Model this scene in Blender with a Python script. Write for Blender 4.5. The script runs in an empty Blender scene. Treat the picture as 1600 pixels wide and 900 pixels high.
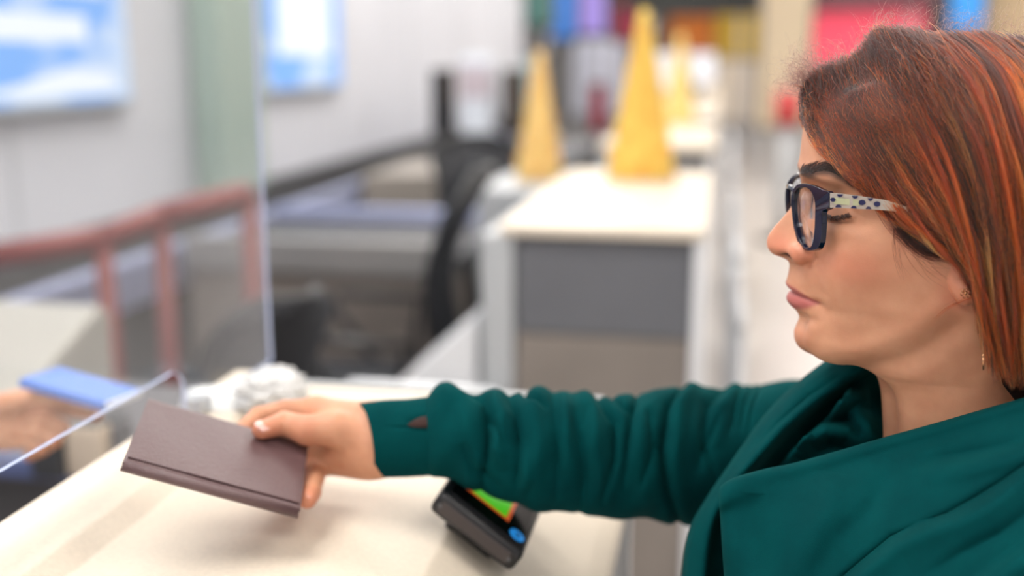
import bpy, bmesh, math, random
import numpy as np
from mathutils import Vector, Matrix, Euler
random.seed(7); rng = np.random.default_rng(11)
C = bpy.context.scene.collection
# ------------------------------------------------------------------ camera
F = 1690.0; PIT = math.atan(360/F); YAW = math.atan(330/F*math.cos(PIT)); CZ = 1.55
cam = bpy.data.cameras.new('camera'); camo = bpy.data.objects.new('camera', cam); C.objects.link(camo)
camo.location = (0, 0, CZ); camo.rotation_euler = (math.pi/2-PIT, 0, YAW)
cam.sensor_width = 36; cam.lens = F/1600*36; cam.clip_start = .02; cam.clip_end = 200
cam.dof.use_dof = True; cam.dof.focus_distance = .70; cam.dof.aperture_fstop = 2.1
bpy.context.scene.camera = camo
def ray(px, py):
    x = (px-800)/F; y = -(py-450)/F; z = -1
    t = math.pi/2-PIT; c, s = math.cos(t), math.sin(t); y2 = y*c-z*s; z2 = y*s+z*c
    c, s = math.cos(YAW), math.sin(YAW)
    return (x*c-y2*s, x*s+y2*c, z2)
def P(px, py, d):
    r = ray(px, py); return Vector((r[0]*d, r[1]*d, CZ+r[2]*d))
def G(px, py, z):
    r = ray(px, py); return P(px, py, (z-CZ)/r[2])
def PX(px, py, x):
    r = ray(px, py); return P(px, py, x/r[0])
def PY(px, py, y):
    r = ray(px, py); return P(px, py, y/r[1])
# ------------------------------------------------------------------ materials
def lin(c):
    return tuple(((v/255)/12.92 if v/255 <= .04045 else ((v/255+.055)/1.055)**2.4) for v in c)+(1,)
class N:
    def __init__(s, name):
        s.m = bpy.data.materials.new(name); s.m.use_nodes = True; s.t = s.m.node_tree
        s.b = s.t.nodes['Principled BSDF']; s.out = s.t.nodes['Material Output']
    def n(s, typ, **kw):
        q = s.t.nodes.new(typ)
        for k, v in kw.items():
            if k in q.inputs.keys() if isinstance(k, str) else False: q.inputs[k].default_value = v
            else: setattr(q, k, v)
        return q
    def l(s, a, b): s.t.links.new(a, b)
    def coord(s): return s.n('ShaderNodeTexCoord').outputs['Object']
def mat(name, rgb, rough=.5, metal=0, noise=0, nscale=30, bump=0, bscale=200, spec=.5, sheen=0, emit=None, estr=0, sss=0, coat=0, rgb2=None, dist=.001):
    q = N(name); b = q.b
    b.inputs['Base Color'].default_value = lin(rgb); b.inputs['Roughness'].default_value = rough
    b.inputs['Metallic'].default_value = metal; b.inputs['Specular IOR Level'].default_value = spec
    b.inputs['Sheen Weight'].default_value = sheen; b.inputs['Coat Weight'].default_value = coat
    if sss:
        b.inputs['Subsurface Weight'].default_value = sss; b.inputs['Subsurface Radius'].default_value = (1, .35, .2); b.inputs['Subsurface Scale'].default_value = .006
    if emit: b.inputs['Emission Color'].default_value = lin(emit); b.inputs['Emission Strength'].default_value = estr
    if noise or rgb2:
        t = q.n('ShaderNodeTexNoise'); t.inputs['Scale'].default_value = nscale; t.inputs['Detail'].default_value = 5
        q.l(q.coord(), t.inputs['Vector'])
        r = q.n('ShaderNodeValToRGB'); r.color_ramp.elements[0].position = .3; r.color_ramp.elements[1].position = .7
        c2 = rgb2 or [min(255, v*(1+noise)) for v in rgb]; c1 = rgb if rgb2 else [v*(1-noise) for v in rgb]
        r.color_ramp.elements[0].color = lin(c1); r.color_ramp.elements[1].color = lin(c2)
        q.l(t.outputs['Fac'], r.inputs['Fac']); q.l(r.outputs['Color'], b.inputs['Base Color'])
    if bump:
        t = q.n('ShaderNodeTexNoise'); t.inputs['Scale'].default_value = bscale; t.inputs['Detail'].default_value = 4
        q.l(q.coord(), t.inputs['Vector'])
        u = q.n('ShaderNodeBump'); u.inputs['Strength'].default_value = bump; u.inputs['Distance'].default_value = dist
        q.l(t.outputs['Fac'], u.inputs['Height']); q.l(u.outputs['Normal'], b.inputs['Normal'])
    return q.m
# ------------------------------------------------------------------ object helpers
def tag(o, label=None, cat=None, group=None, kind=None):
    if label: o['label'] = label
    if cat: o['category'] = cat
    if group: o['group'] = group
    if kind: o['kind'] = kind
    return o
def empty(name, loc, label=None, cat=None, group=None, rz=0):
    o = bpy.data.objects.new(name, None); C.objects.link(o); o.location = loc; o.rotation_euler.z = rz; o.empty_display_size = .05
    return tag(o, label, cat, group)
def link(name, me, m, parent=None, smooth=False, world=False):
    """mesh given in world coordinates when world=True, else in its parent's frame"""
    o = bpy.data.objects.new(name, me); C.objects.link(o)
    for x in (m if isinstance(m, (list, tuple)) else [m]): me.materials.append(x)
    if smooth: me.polygons.foreach_set('use_smooth', [True]*len(me.polygons))
    if parent:
        o.parent = parent
        if world:
            Mw = Matrix(); q = parent
            while q is not None: Mw = Matrix.LocRotScale(q.location, q.rotation_euler, None) @ Mw; q = q.parent
            me.transform(Mw.inverted())
    me.update(); return o
def from_py(name, V, Fc, m, parent=None, smooth=True, world=True):
    me = bpy.data.meshes.new(name); me.from_pydata([tuple(v) for v in V], [], [tuple(int(i) for i in f) for f in Fc]); me.validate()
    return link(name, me, m, parent, smooth, world)
class MB:
    def __init__(s): s.b = bmesh.new()
    def box(s, lo, hi, bev=0, seg=2, rot=None, mi=0):
        b = bmesh.new(); bmesh.ops.create_cube(b, size=1)
        lo, hi = Vector(lo), Vector(hi); c = (lo+hi)/2; d = hi-lo
        bmesh.ops.scale(b, vec=d, verts=b.verts)
        if bev: bmesh.ops.bevel(b, geom=b.edges, offset=min(bev, min(d)*.45), segments=seg, affect='EDGES', profile=.5)
        if rot is not None: bmesh.ops.rotate(b, matrix=rot.to_3x3() if hasattr(rot, 'to_3x3') else rot, verts=b.verts)
        bmesh.ops.translate(b, vec=c, verts=b.verts)
        for f in b.faces: f.material_index = mi
        s._add(b); return s
    def cyl(s, a, c, r, r2=None, n=20, mi=0, bev=0):
        b = bmesh.new(); a, c = Vector(a), Vector(c); d = c-a
        bmesh.ops.create_cone(b, cap_ends=True, segments=n, radius1=r, radius2=r if r2 is None else r2, depth=d.length)
        if bev: bmesh.ops.bevel(b, geom=[e for e in b.edges if len(e.link_faces) == 2 and e.calc_face_angle() > .9], offset=bev, segments=2, affect='EDGES')
        b.transform(Matrix.Translation((a+c)/2) @ d.to_track_quat('Z', 'Y').to_matrix().to_4x4())
        for f in b.faces: f.material_index = mi
        s._add(b); return s
    def tube(s, pts, r, n=10, closed=False, mi=0):
        pts = [Vector(p) for p in pts]; m = len(pts); R = r if hasattr(r, '__len__') else [r]*m
        V, Fc = [], []; up = Vector((.13, .31, .94))
        for i, p in enumerate(pts):
            t = (pts[(i+1) % m] - pts[i-1]) if closed else (pts[min(i+1, m-1)]-pts[max(i-1, 0)])
            t.normalize(); u = t.cross(up).normalized(); w = t.cross(u)
            for k in range(n):
                a = 2*math.pi*k/n; V.append(p+(u*math.cos(a)+w*math.sin(a))*R[i])
        for i in range(m if closed else m-1):
            for k in range(n):
                j = (i+1) % m; Fc.append((i*n+k, i*n+(k+1) % n, j*n+(k+1) % n, j*n+k))
        if not closed: Fc += [tuple(range(n))[::-1], tuple((m-1)*n+k for k in range(n))]
        return s.raw(V, Fc, mi)
    def raw(s, V, Fc, mi=0):
        b = bmesh.new(); vs = [b.verts.new(v) for v in V]
        for f in Fc:
            q = b.faces.new([vs[int(i)] for i in f]); q.material_index = mi
        s._add(b); return s
    def prism(s, poly, axis, a, c, bev=0, mi=0):
        """poly of (u,v) extruded along axis from a to c"""
        def mk(u, v, w): return {'x': (w, u, v), 'y': (u, w, v), 'z': (u, v, w)}[axis]
        n = len(poly); b = bmesh.new(); v1 = [b.verts.new(mk(u, v, a)) for u, v in poly]; v2 = [b.verts.new(mk(u, v, c)) for u, v in poly]
        b.faces.new(v1); b.faces.new(v2[::-1])
        for i in range(n): b.faces.new((v1[i], v2[i], v2[(i+1) % n], v1[(i+1) % n]))
        bmesh.ops.recalc_face_normals(b, faces=b.faces)
        if bev: bmesh.ops.bevel(b, geom=b.edges, offset=bev, segments=2, affect='EDGES', profile=.5)
        for f in b.faces: f.material_index = mi
        s._add(b); return s
    def _add(s, b):
        me = bpy.data.meshes.new('t'); b.to_mesh(me); b.free(); s.b.from_mesh(me); bpy.data.meshes.remove(me)
    def build(s, name, m, parent=None, smooth=False, world=True):
        me = bpy.data.meshes.new(name); bmesh.ops.recalc_face_normals(s.b, faces=s.b.faces); s.b.to_mesh(me); s.b.free()
        o = link(name, me, m, parent, smooth, world and parent is not None)
        return o
def smooth_angle(o, ang=35):
    me = o.data; me.polygons.foreach_set('use_smooth', [True]*len(me.polygons))
    try: me.set_sharp_from_angle(angle=math.radians(ang))
    except Exception: pass
    return o
def struct(o, label=None): return tag(o, label, None, None, 'structure')
def copy_tree(o, parent=None):
    c = o.copy(); C.objects.link(c)
    if parent: c.parent = parent
    for ch in list(o.children): copy_tree(ch, c)
    return c
# Catmull-Rom resampling of an array along axis 0
def cr(A, n):
    A = np.asarray(A, float); m = len(A)
    B = np.concatenate([[2*A[0]-A[1]], A, [2*A[-1]-A[-2]]])
    t = np.linspace(0, m-1, n); i = np.minimum(t.astype(int), m-2); f = (t-i).reshape((-1,)+(1,)*(A.ndim-1))
    p0, p1, p2, p3 = B[i], B[i+1], B[i+2], B[i+3]
    return .5*((2*p1)+(-p0+p2)*f+(2*p0-5*p1+4*p2-p3)*f**2+(-p0+3*p1-3*p2+p3)*f**3)
def grid_faces(nr, nc, closed_c=False, flip=False, off=0):
    Fc = []
    for i in range(nr-1):
        for j in range(nc if closed_c else nc-1):
            k = (j+1) % nc; q = (off+i*nc+j, off+i*nc+k, off+(i+1)*nc+k, off+(i+1)*nc+j)
            Fc.append(q[::-1] if flip else q)
    return Fc
# ------------------------------------------------------------------ implicit surfaces (naive surface nets)
def surface_nets(fn, lo, hi, h):
    lo = np.array(lo, float); hi = np.array(hi, float)
    n = np.ceil((hi-lo)/h).astype(int)+1
    ax = [lo[k]+h*np.arange(n[k]) for k in range(3)]
    D = np.empty(n, np.float32)
    YY, ZZ = np.meshgrid(ax[1], ax[2], indexing='ij')
    for i0 in range(0, n[0], 24):
        xs = ax[0][i0:i0+24]
        X = np.broadcast_to(xs[:, None, None], (len(xs),)+YY.shape); Y = np.broadcast_to(YY, X.shape); Z = np.broadcast_to(ZZ, X.shape)
        D[i0:i0+24] = fn(np.stack([X, Y, Z], -1))
    S = D < 0
    m = n-1
    cnt = np.zeros(m, int)
    for dx in (0, 1):
        for dy in (0, 1):
            for dz in (0, 1): cnt += S[dx:dx+m[0], dy:dy+m[1], dz:dz+m[2]]
    act = (cnt > 0) & (cnt < 8); idx = -np.ones(m, int); cells = np.argwhere(act); idx[act] = np.arange(len(cells))
    acc = np.zeros((len(cells), 3)); w = np.zeros(len(cells)); i, j, k = cells.T
    cor = [(a, b, c) for a in (0, 1) for b in (0, 1) for c in (0, 1)]
    for a in cor:
        for axx in range(3):
            if a[axx] == 0:
                b = list(a); b[axx] = 1
                da = D[i+a[0], j+a[1], k+a[2]]; db = D[i+b[0], j+b[1], k+b[2]]
                cr_ = (da < 0) != (db < 0); t = np.where(cr_, da/(da-db+1e-12), 0)
                p = np.array(a, float)[None].repeat(len(cells), 0); p[:, axx] = t
                acc += p*cr_[:, None]; w += cr_
    V = lo+(cells+acc/w[:, None])*h
    Fc = []
    for axx in range(3):
        u, v = [(1, 2), (2, 0), (0, 1)][axx]
        sl0 = [slice(None)]*3; sl1 = [slice(None)]*3; sl0[axx] = slice(0, -1); sl1[axx] = slice(1, None)
        cross = S[tuple(sl0)] != S[tuple(sl1)]
        e = np.argwhere(cross); ok = (e[:, u] > 0) & (e[:, v] > 0) & (e[:, u] < m[u]) & (e[:, v] < m[v]); e = e[ok]
        du = np.zeros(3, int); dv = np.zeros(3, int); du[u] = 1; dv[v] = 1
        q = np.stack([idx[tuple((e-du-dv).T)], idx[tuple((e-dv).T)], idx[tuple(e.T)], idx[tuple((e-du).T)]], 1)
        ins = S[tuple(e.T)]; q[~ins] = q[~ins][:, ::-1]; Fc.append(q)
    return V, np.concatenate(Fc)
def rcone(p, a, b, r1, r2):
    a = np.asarray(a, float); b = np.asarray(b, float); ba = b-a; pa = p-a
    t = np.clip((pa@ba)/max(ba@ba, 1e-12), 0, 1)
    return np.linalg.norm(pa-t[..., None]*ba, axis=-1)-(r1+(r2-r1)*t)
def smin(a, b, k):
    h = np.clip(.5+.5*(b-a)/k, 0, 1); return b*(1-h)+a*h-k*h*(1-h)
def smooth_mesh(V, Fc, it=2, lam=.5):
    n = len(V); E = np.concatenate([Fc[:, [0, 1]], Fc[:, [1, 2]], Fc[:, [2, 3]], Fc[:, [3, 0]]]); E = np.unique(np.sort(E, 1), axis=0)
    for _ in range(it):
        S_ = np.zeros_like(V); c = np.zeros(n)
        for a, b in ((0, 1), (1, 0)):
            for k in range(3): S_[:, k] += np.bincount(E[:, a], V[E[:, b], k], n)
            c += np.bincount(E[:, a], minlength=n)
        V = V+lam*(S_/np.maximum(c, 1)[:, None]-V)
    return V
def polydist(x, y, poly):
    """distance to a polyline, signed side (positive below/right of its direction) and fraction along it"""
    best = np.full(x.shape, 1e9); side = np.zeros(x.shape); tt = np.zeros(x.shape); n = len(poly)-1
    for i in range(n):
        ax, ay = poly[i][:2]; bx, by = poly[i+1][:2]; dx, dy = bx-ax, by-ay
        t = np.clip(((x-ax)*dx+(y-ay)*dy)/(dx*dx+dy*dy), 0, 1); ex, ey = x-ax-t*dx, y-ay-t*dy; d = np.hypot(ex, ey)
        m = d < best; best = np.where(m, d, best); side = np.where(m, np.sign(dx*ey-dy*ex), side); tt = np.where(m, (i+t)/n, tt)
    return best, side, tt
# ================================================================== THE HALL
M = {}
M['floor'] = mat('floor_tile', (196, 190, 186), .28, noise=.03, nscale=1.5)
M['ceil'] = mat('ceiling_paint', (196, 196, 198), .8)
M['wallp'] = mat('wall_panel', (206, 208, 216), .5, noise=.03, nscale=.8)
M['dark'] = mat('dark_grey_panel', (84, 84, 86), .55, noise=.05, nscale=3)
M['beige'] = mat('counter_beige', (220, 208, 191), .5, noise=.02, nscale=260, bump=.15, bscale=700, dist=.0003)
M['greyp'] = mat('grey_front_panel', (104, 106, 112), .5, noise=.03, nscale=4)
M['brownp'] = mat('brown_grey_laminate', (132, 124, 118), .55, noise=.04, nscale=5)
M['alu'] = mat('brushed_aluminium', (190, 192, 196), .35, .7)
M['lightg'] = mat('light_grey_metal', (186, 190, 194), .45, .15)
M['white'] = mat('white_laminate', (226, 228, 232), .4)
M['black'] = mat('black_plastic', (22, 23, 27), .4, bump=.1, bscale=900)
M['bluerail'] = mat('anodised_rail', (168, 175, 206), .35, .5)
M['belt'] = mat('rubber_belt', (62, 62, 66), .6, noise=.05, nscale=8)
M['mesh'] = mat('chair_mesh', (32, 34, 40), .7)
M['red'] = mat('red_reflection_tone', (128, 62, 60), .45)
M['redbright'] = mat('red_paint', (190, 60, 60), .5)
M['yellow'] = mat('yellow_felt', (230, 196, 96), .8, rgb2=(220, 172, 74), nscale=28)
M['ypale'] = mat('pale_yellow_felt', (232, 206, 130), .8)
# floor, ceiling, walls
o = MB().box((-9, -4, -.2), (9, 30, 0)).build('floor', M['floor']); struct(o)
o = MB().box((-9, -4, 3.6), (9, 30, 3.75)).build('ceiling', M['ceil']); struct(o)
XW = -2.2
w = MB().box((XW-.2, -4, .962), (XW, 12.2, 3.6))
o = w.build('wall_left', M['wallp']); struct(o)
o = MB().box((XW-.2, -4, 0), (XW-.02, 12.2, .96)).build('baseboard_left', M['dark']); struct(o)
w = MB()
for y in np.arange(-3, 12.2, 1.52): w.box((XW-.001, y-.006, .97), (XW+.004, y+.006, 3.58))
o = w.build('trim_1', M['lightg']); struct(o)
o = MB().box((-9, 29, 0), (9, 29.2, 3.6)).build('wall_back', mat('back_wall_paint', (176, 168, 158), .6)); struct(o)
o = MB().box((8.8, -4, 0), (9, 29, 3.6)).build('wall_right', mat('right_wall_paint', (188, 184, 178), .6)); struct(o)
o = MB().box((-9, -4.2, 0), (9, -4, 3.6)).build('wall_rear', M['wallp']); struct(o)
o = MB().box((-9.2, 12.2, 0), (-9, 29, 3.6)).build('wall_far_left', M['wallp']); struct(o)
# ---- light boxes on the left wall
def sky_sign(name, y0, y1, z0, z1, label, seed):
    e = empty(name, (XW, (y0+y1)/2, z0), label, 'sign')
    MB().box((XW, y0-.03, z0-.03), (XW+.05, y1+.03, z1+.03), .008).build('frame', M['lightg'], e)
    q = N('lit_sign_face_'+str(seed)); c = q.n('ShaderNodeTexCoord')
    # blue face with pale blurred cloud-like patches, which is the print of the sign
    nz = q.n('ShaderNodeTexNoise'); nz.inputs['Scale'].default_value = 1.0; nz.inputs['Detail'].default_value = 2
    mp = q.n('ShaderNodeMapping'); mp.inputs['Location'].default_value = (0, seed*3.1, seed*1.7); mp.inputs['Scale'].default_value = (1, 2.2, 5.5)
    q.l(c.outputs['Object'], mp.inputs['Vector']); q.l(mp.outputs['Vector'], nz.inputs['Vector'])
    r = q.n('ShaderNodeValToRGB'); r.color_ramp.elements[0].position = .47; r.color_ramp.elements[0].color = lin((128, 182, 252)); r.color_ramp.elements[1].position = .6; r.color_ramp.elements[1].color = lin((208, 226, 252))
    q.l(nz.outputs['Fac'], r.inputs['Fac'])
    q.l(r.outputs['Color'], q.b.inputs['Emission Color']); q.b.inputs['Emission Strength'].default_value = .95; q.b.inputs['Base Color'].default_value = lin((20, 30, 40))
    f = MB().box((XW+.045, y0, z0), (XW+.056, y1, z1)).build('screen', q.m, e)
    return e
wem = mat('lit_white_print', (30, 30, 30), .5, emit=(240, 246, 255), estr=1.0)
s1 = sky_sign('wall_sign', 2.5, 3.72, 1.40, 2.3, 'wide blue lit wall sign with white bands, nearest the camera', 1)
pr = MB().box((XW+.057, 2.55, 1.60), (XW+.059, 3.46, 1.69), .0009).box((XW+.057, 2.55, 1.76), (XW+.059, 3.58, 1.9), .0009)
pr.prism([(2.75, 1.43), (3.1, 1.47), (3.35, 1.52), (3.58, 1.5), (3.66, 1.44), (3.5, 1.425)], 'x', XW+.057, XW+.059)
pr.build('printed_band', wem, s1)
s2 = sky_sign('wall_sign', 4.98, 6.02, 1.40, 2.5, 'narrow blue lit wall sign with a white middle, further along the wall', 2)
pr = MB().box((XW+.057, 5.12, 1.56), (XW+.059, 5.86, 2.42), .0009)
pr.build('printed_band', wem, s2)
# ---- pale green pilaster seen through the glass
e = MB().box((-2.19, 4.28, 0.965), (-2.06, 4.72, 3.58), .01).build('pilaster', mat('pale_green_panel', (162, 180, 172), .4)); struct(e); e.name = 'trim_2'
# ================================================================== check-in counters
def counter(y0, y1, label, z=1.2):
    e = empty('check_in_counter', (-.3, y0, 0), label, 'counter', 'row of check-in counters')
    t = MB()
    # top: raised ledge, step down, flat, crease, then a slope to the right
    prof = [(-.525, z+.006), (-.455, z+.006), (-.438, z-.007), (-.268, z-.007), (-.20, z-.020), (-.10, z-.095), (-.085, z-.11), (-.085, z-.14), (-.525, z-.14)]
    t.prism(prof, 'y', y0, y1, .0025); o = t.build('countertop', M['beige'], e); smooth_angle(o, 30)
    MB().box((-.515, y0+.012, .08), (-.095, y1-.012, z-.14), .006).build('body', mat('counter_side_grey', (196, 192, 186), .5), e)
    MB().box((-.50, y0+.03, 0), (-.11, y1-.03, .08)).build('plinth', M['dark'], e)
    return e
our = counter(-.06, 1.095, 'near beige check-in counter under the outstretched arm')
# far end edge strip and corner post of our counter
MB().box((-.10, 1.085, .0), (-.078, 1.105, 1.10), .004).build('corner_post', M['alu'], our)
MB().box((-.525, 1.094, 1.165), (-.11, 1.104, 1.196), .002).build('edge_strip', M['lightg'], our)
c2 = empty('check_in_counter', (-.24, 2.25, 0), 'second check-in counter with dark grey front panel and cream top', 'counter', 'row of check-in counters')
MB().box((-.458, 2.25, 1.178), (-.022, 3.45, 1.2), .004).build('countertop', M['beige'], c2)
MB().box((-.425, 2.275, .96), (-.045, 2.31, 1.177), .003).build('front_panel', M['greyp'], c2)
MB().box((-.425, 2.275, .08), (-.045, 2.31, .955), .003).build('lower_panel', M['brownp'], c2)
MB().box((-.50, 2.26, .0), (-.43, 3.4, 1.177), .004).build('side_panel', M['lightg'], c2)
MB().box((-.045, 2.26, .0), (-.022, 3.4, 1.177), .004).build('side_panel', M['white'], c2)
fars = []
for i, y in enumerate((4.6, 6.9, 9.2, 11.5, 13.8)):
    e = empty('check_in_counter', (-.24, y, 0), ['third', 'fourth', 'fifth', 'sixth', 'furthest'][i]+' blurred cream topped check-in counter down the row', 'counter', 'row of check-in counters')
    MB().box((-.50, y, 1.155), (-.02, y+1.2, 1.2), .006).build('countertop', M['beige'], e)
    MB().box((-.425, y+.025, .08), (-.045, y+.06, 1.155), .003).build('front_panel', M['greyp'], e)
    MB().box((-.50, y+.01, .0), (-.43, y+1.15, 1.155), .004).build('side_panel', M['lightg'], e)
    MB().box((-.045, y+.01, .0), (-.022, y+1.15, 1.155), .004).build('side_panel', M['white'], e)
    fars.append(e)
# a low kick rail between counter two and the next rows on the passenger side: metal bumper posts
for i, (y, zt) in enumerate(((2.75, .86), (3.5, .9), (4.3, .95), (5.3, 1.0), (6.6, 1.05))):
    e = empty('bumper_rail', (.1, y, 0), ['nearest', 'second', 'third', 'fourth', 'furthest'][i]+' grey metal bumper rail beside the counter row', 'rail', 'metal rails beside the counters')
    MB().cyl((.07, y, 0), (.07, y, zt), .018).build('post', M['alu'], e, True)
    MB().cyl((.07, y+.55, 0), (.07, y+.55, zt), .018).build('post', M['alu'], e, True)
    MB().tube([(.07, y, zt), (.07, y+.04, zt+.03), (.07, y+.51, zt+.03), (.07, y+.55, zt)], .018).build('handrail', M['alu'], e, True)
    MB().box((.05, y+.05, .3), (.09, y+.5, .55), .01).build('guard_panel', M['lightg'], e)
# ---- staff side: white guard next to counter two, bar, cross conveyor
e = empty('bag_scale', (-.65, 2.3, 0), 'white sloped bag scale housing beside the second counter', 'scale')
MB().prism([(-.515, .99), (-.515, .80), (-.72, .80)], 'y', 2.27, 2.62, .004).build('housing', M['white'], e)
MB().box((-.80, 2.2, .805), (-.44, 2.235, .843), .012).build('bumper_bar', M['alu'], e)
MB().box((-.74, 2.24, .0), (-.51, 2.62, .79), .01).build('body', M['brownp'], e)
e = empty('cross_conveyor', (-1.3, 3.4, 0), 'brown-grey panelled cross conveyor behind the office chairs', 'conveyor')
MB().box((-1.80, 3.42, 0.0), (-.84, 4.2, .83), .006).build('side_panel', M['brownp'], e)
MB().box((-1.80, 3.39, .835), (-.84, 3.44, .955), .01).build('side_rail', mat('rail_grey', (150, 149, 148), .4, .2), e)
MB().box((-1.80, 3.44, .84), (-.84, 4.16, .90), .006).build('belt', M['belt'], e)
MB().box((-1.80, 4.16, .83), (-.84, 4.2, .955), .01).build('side_rail', M['bluerail'], e)
e = empty('baggage_conveyor', (-1.95, 5, 0), 'long baggage conveyor with a bluish rail running along the left wall', 'conveyor')
MB().box((-2.15, 1.2, .25), (-1.86, 12, .80), .01).build('body', M['dark'], e)
MB().box((-2.15, 1.2, .80), (-1.88, 12, .83), .006).build('belt', M['belt'], e)
MB().box((-1.88, 1.2, .76), (-1.83, 12, .92), .012).build('side_rail', M['bluerail'], e)
for y in np.arange(1.5, 12, 1.5): MB().box((-2.1, y, 0), (-1.9, y+.06, .25)).build('leg', M['alu'], e)
# a second cross bridge further on
e = empty('conveyor_cover', (-1.4, 6.2, 0), 'tan sloped cover over the baggage belt beyond the cross conveyor', 'cover')
MB().prism([(-1.8, .96), (-1.0, .99), (-.7, .70), (-.7, .3), (-1.8, .3)], 'y', 5.3, 6.2, .01).build('cover_panel', mat('tan_metal', (150, 142, 134), .5), e)
MB().box((-1.78, 5.35, 0), (-.75, 6.1, .3)).build('base', M['dark'], e)
e = empty('dark_cabinet', (-1.5, 7.2, 0), 'low dark cabinet under the two far black monitors', 'cabinet')
MB().box((-1.82, 6.3, .0), (-.90, 8.3, .92), .01).build('body', M['dark'], e)
MB().box((-1.82, 6.28, .92), (-.90, 8.3, .94), .004).build('top_panel', mat('charcoal_top', (60, 60, 64), .5), e)
# ---- far monitors and white ticket kiosk on that cabinet
def monitor(x, y, zb, w, h, rz, label, face=None, s=1.0):
    e = empty('monitor', (x, y, zb), label, 'monitor', None, rz)
    MB().box((-w/2, -.02, .12), (w/2, .02, .12+h), .008).build('housing', M['black'], e, world=False)
    MB().box((-w/2+.012, -.0235, .13), (w/2-.012, -.0205, .11+h)).build('screen', face or mat('dark_screen', (30, 32, 38), .15), e, world=False)
    MB().cyl((0, .01, .01), (0, .01, .2), .018).build('stand', M['black'], e, world=False)
    MB().cyl((0, .01, 0), (0, .01, .014), .08, bev=.004).build('base', M['black'], e, world=False)
    return e
a = P(694, 215, 6.95); monitor(a.x, a.y, .94, .30, .42, math.radians(80), 'left of the two black monitors standing edge-on on the dark cabinet')
a = P(802, 215, 6.95); monitor(a.x, a.y, .94, .30, .42, math.radians(80), 'right of the two black monitors standing edge-on on the dark cabinet')
a = P(748, 212, 6.95)
e = empty('ticket_kiosk', (a.x, a.y, .94), 'white ticket kiosk between the two far black monitors', 'kiosk')
MB().box((-.10, -.1, .03), (.10, .1, .62), .02).build('body', mat('kiosk_white', (214, 220, 230), .4), e, world=False)
MB().box((-.11, -.11, 0), (.11, .11, .03), .005).build('base', M['black'], e, world=False)
MB().box((-.1, -.106, .36), (.1, -.101, .56), .002).build('screen', mat('pink_grey_screen', (190, 178, 186), .3), e, world=False)
# ---- office chairs
def office_chair(x, y, rz, label, bw=.46, bh=.55, seat=.5):
    e = empty('office_chair', (x, y, 0), label, 'chair', 'black office chairs behind the counters', rz)
    # back: curved mesh panel with a rounded frame
    nu, nv = 15, 17; V = []
    for sgn in (0, 1):
        for j in range(nv):
            v = j/(nv-1); 
            for i in range(nu):
                u = i/(nu-1)*2-1
                # rounded rectangle outline
                hw = bw/2*(1-.55*max(0, (abs(v-.5)*2-.62)/.38)**2.2)
                V.append((u*hw, .20+.05*(1-u*u)*1-.10*math.sin(v*math.pi*.9)+.12*v+(.018 if sgn else 0), seat+.12+v*bh))
    Fc = grid_faces(nv, nu)+grid_faces(nv, nu, flip=True, off=nu*nv)
    rim = [j*nu for j in range(nv)]+[(nv-1)*nu+i for i in range(1, nu)]+[j*nu+nu-1 for j in range(nv-2, -1, -1)]+[i for i in range(nu-2, 0, -1)]
    for k in range(len(rim)): a_, b_ = rim[k], rim[(k+1) % len(rim)]; Fc.append((a_, b_, b_+nu*nv, a_+nu*nv))
    bk = MB().raw(V, Fc).build('backrest', M['mesh'], e, True, world=False)
    MB().tube([V[r_] for r_ in rim], .014, 8, True).build('back_frame', M['black'], bk, True, world=False)
    MB().box((-.24, -.24, seat-.04), (.24, .22, seat+.045), .035, 4).build('seat', M['mesh'], e, True, world=False)
    MB().tube([(0, .15, seat-.02), (0, .27, seat+.02), (0, .29, seat+.2), (0, .27, seat+.4)], .02).build('spine', M['black'], e, True, world=False)
    for s_ in (-1, 1):
        MB().tube([(s_*.25, .1, seat-.02), (s_*.3, .08, seat+.08), (s_*.3, .1, seat+.22), (s_*.29, -.16, seat+.24), (s_*.29, -.18, seat+.2), (s_*.28, -.05, seat+.02), (s_*.25, 0, seat-.02)], .016, 8).build('armrest', M['black'], e, True, world=False)
    MB().cyl((0, 0, .1), (0, 0, seat-.04), .028).build('gas_column', M['alu'], e, True, world=False)
    b = MB()
    for k in range(5):
        t = k*2*math.pi/5; b.tube([(0, 0, .12), (.29*math.cos(t), .29*math.sin(t), .075)], [.026, .014], 8)
    b.build('star_base', M['black'], e, True, world=False)
    for k in range(5):
        t = k*2*math.pi/5; x_, y_ = .29*math.cos(t), .29*math.sin(t)
        MB().cyl((x_-.022, y_, .03), (x_+.022, y_, .03), .03, n=14).build('caster', M['black'], e, True, world=False)
    return e
office_chair(-1.12, 2.18, math.radians(-116), 'black chair with rounded back nearest the glass edge', bw=.32, seat=.46, bh=.49)
office_chair(-.98, 3.02, math.radians(-78), 'black chair seen side-on with looped armrests beside the second counter', seat=.56)
office_chair(-.95, 4.72, math.radians(40), 'far dark chair beyond the side-on one, against the cream counter top', seat=.62, bh=.45)
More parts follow.
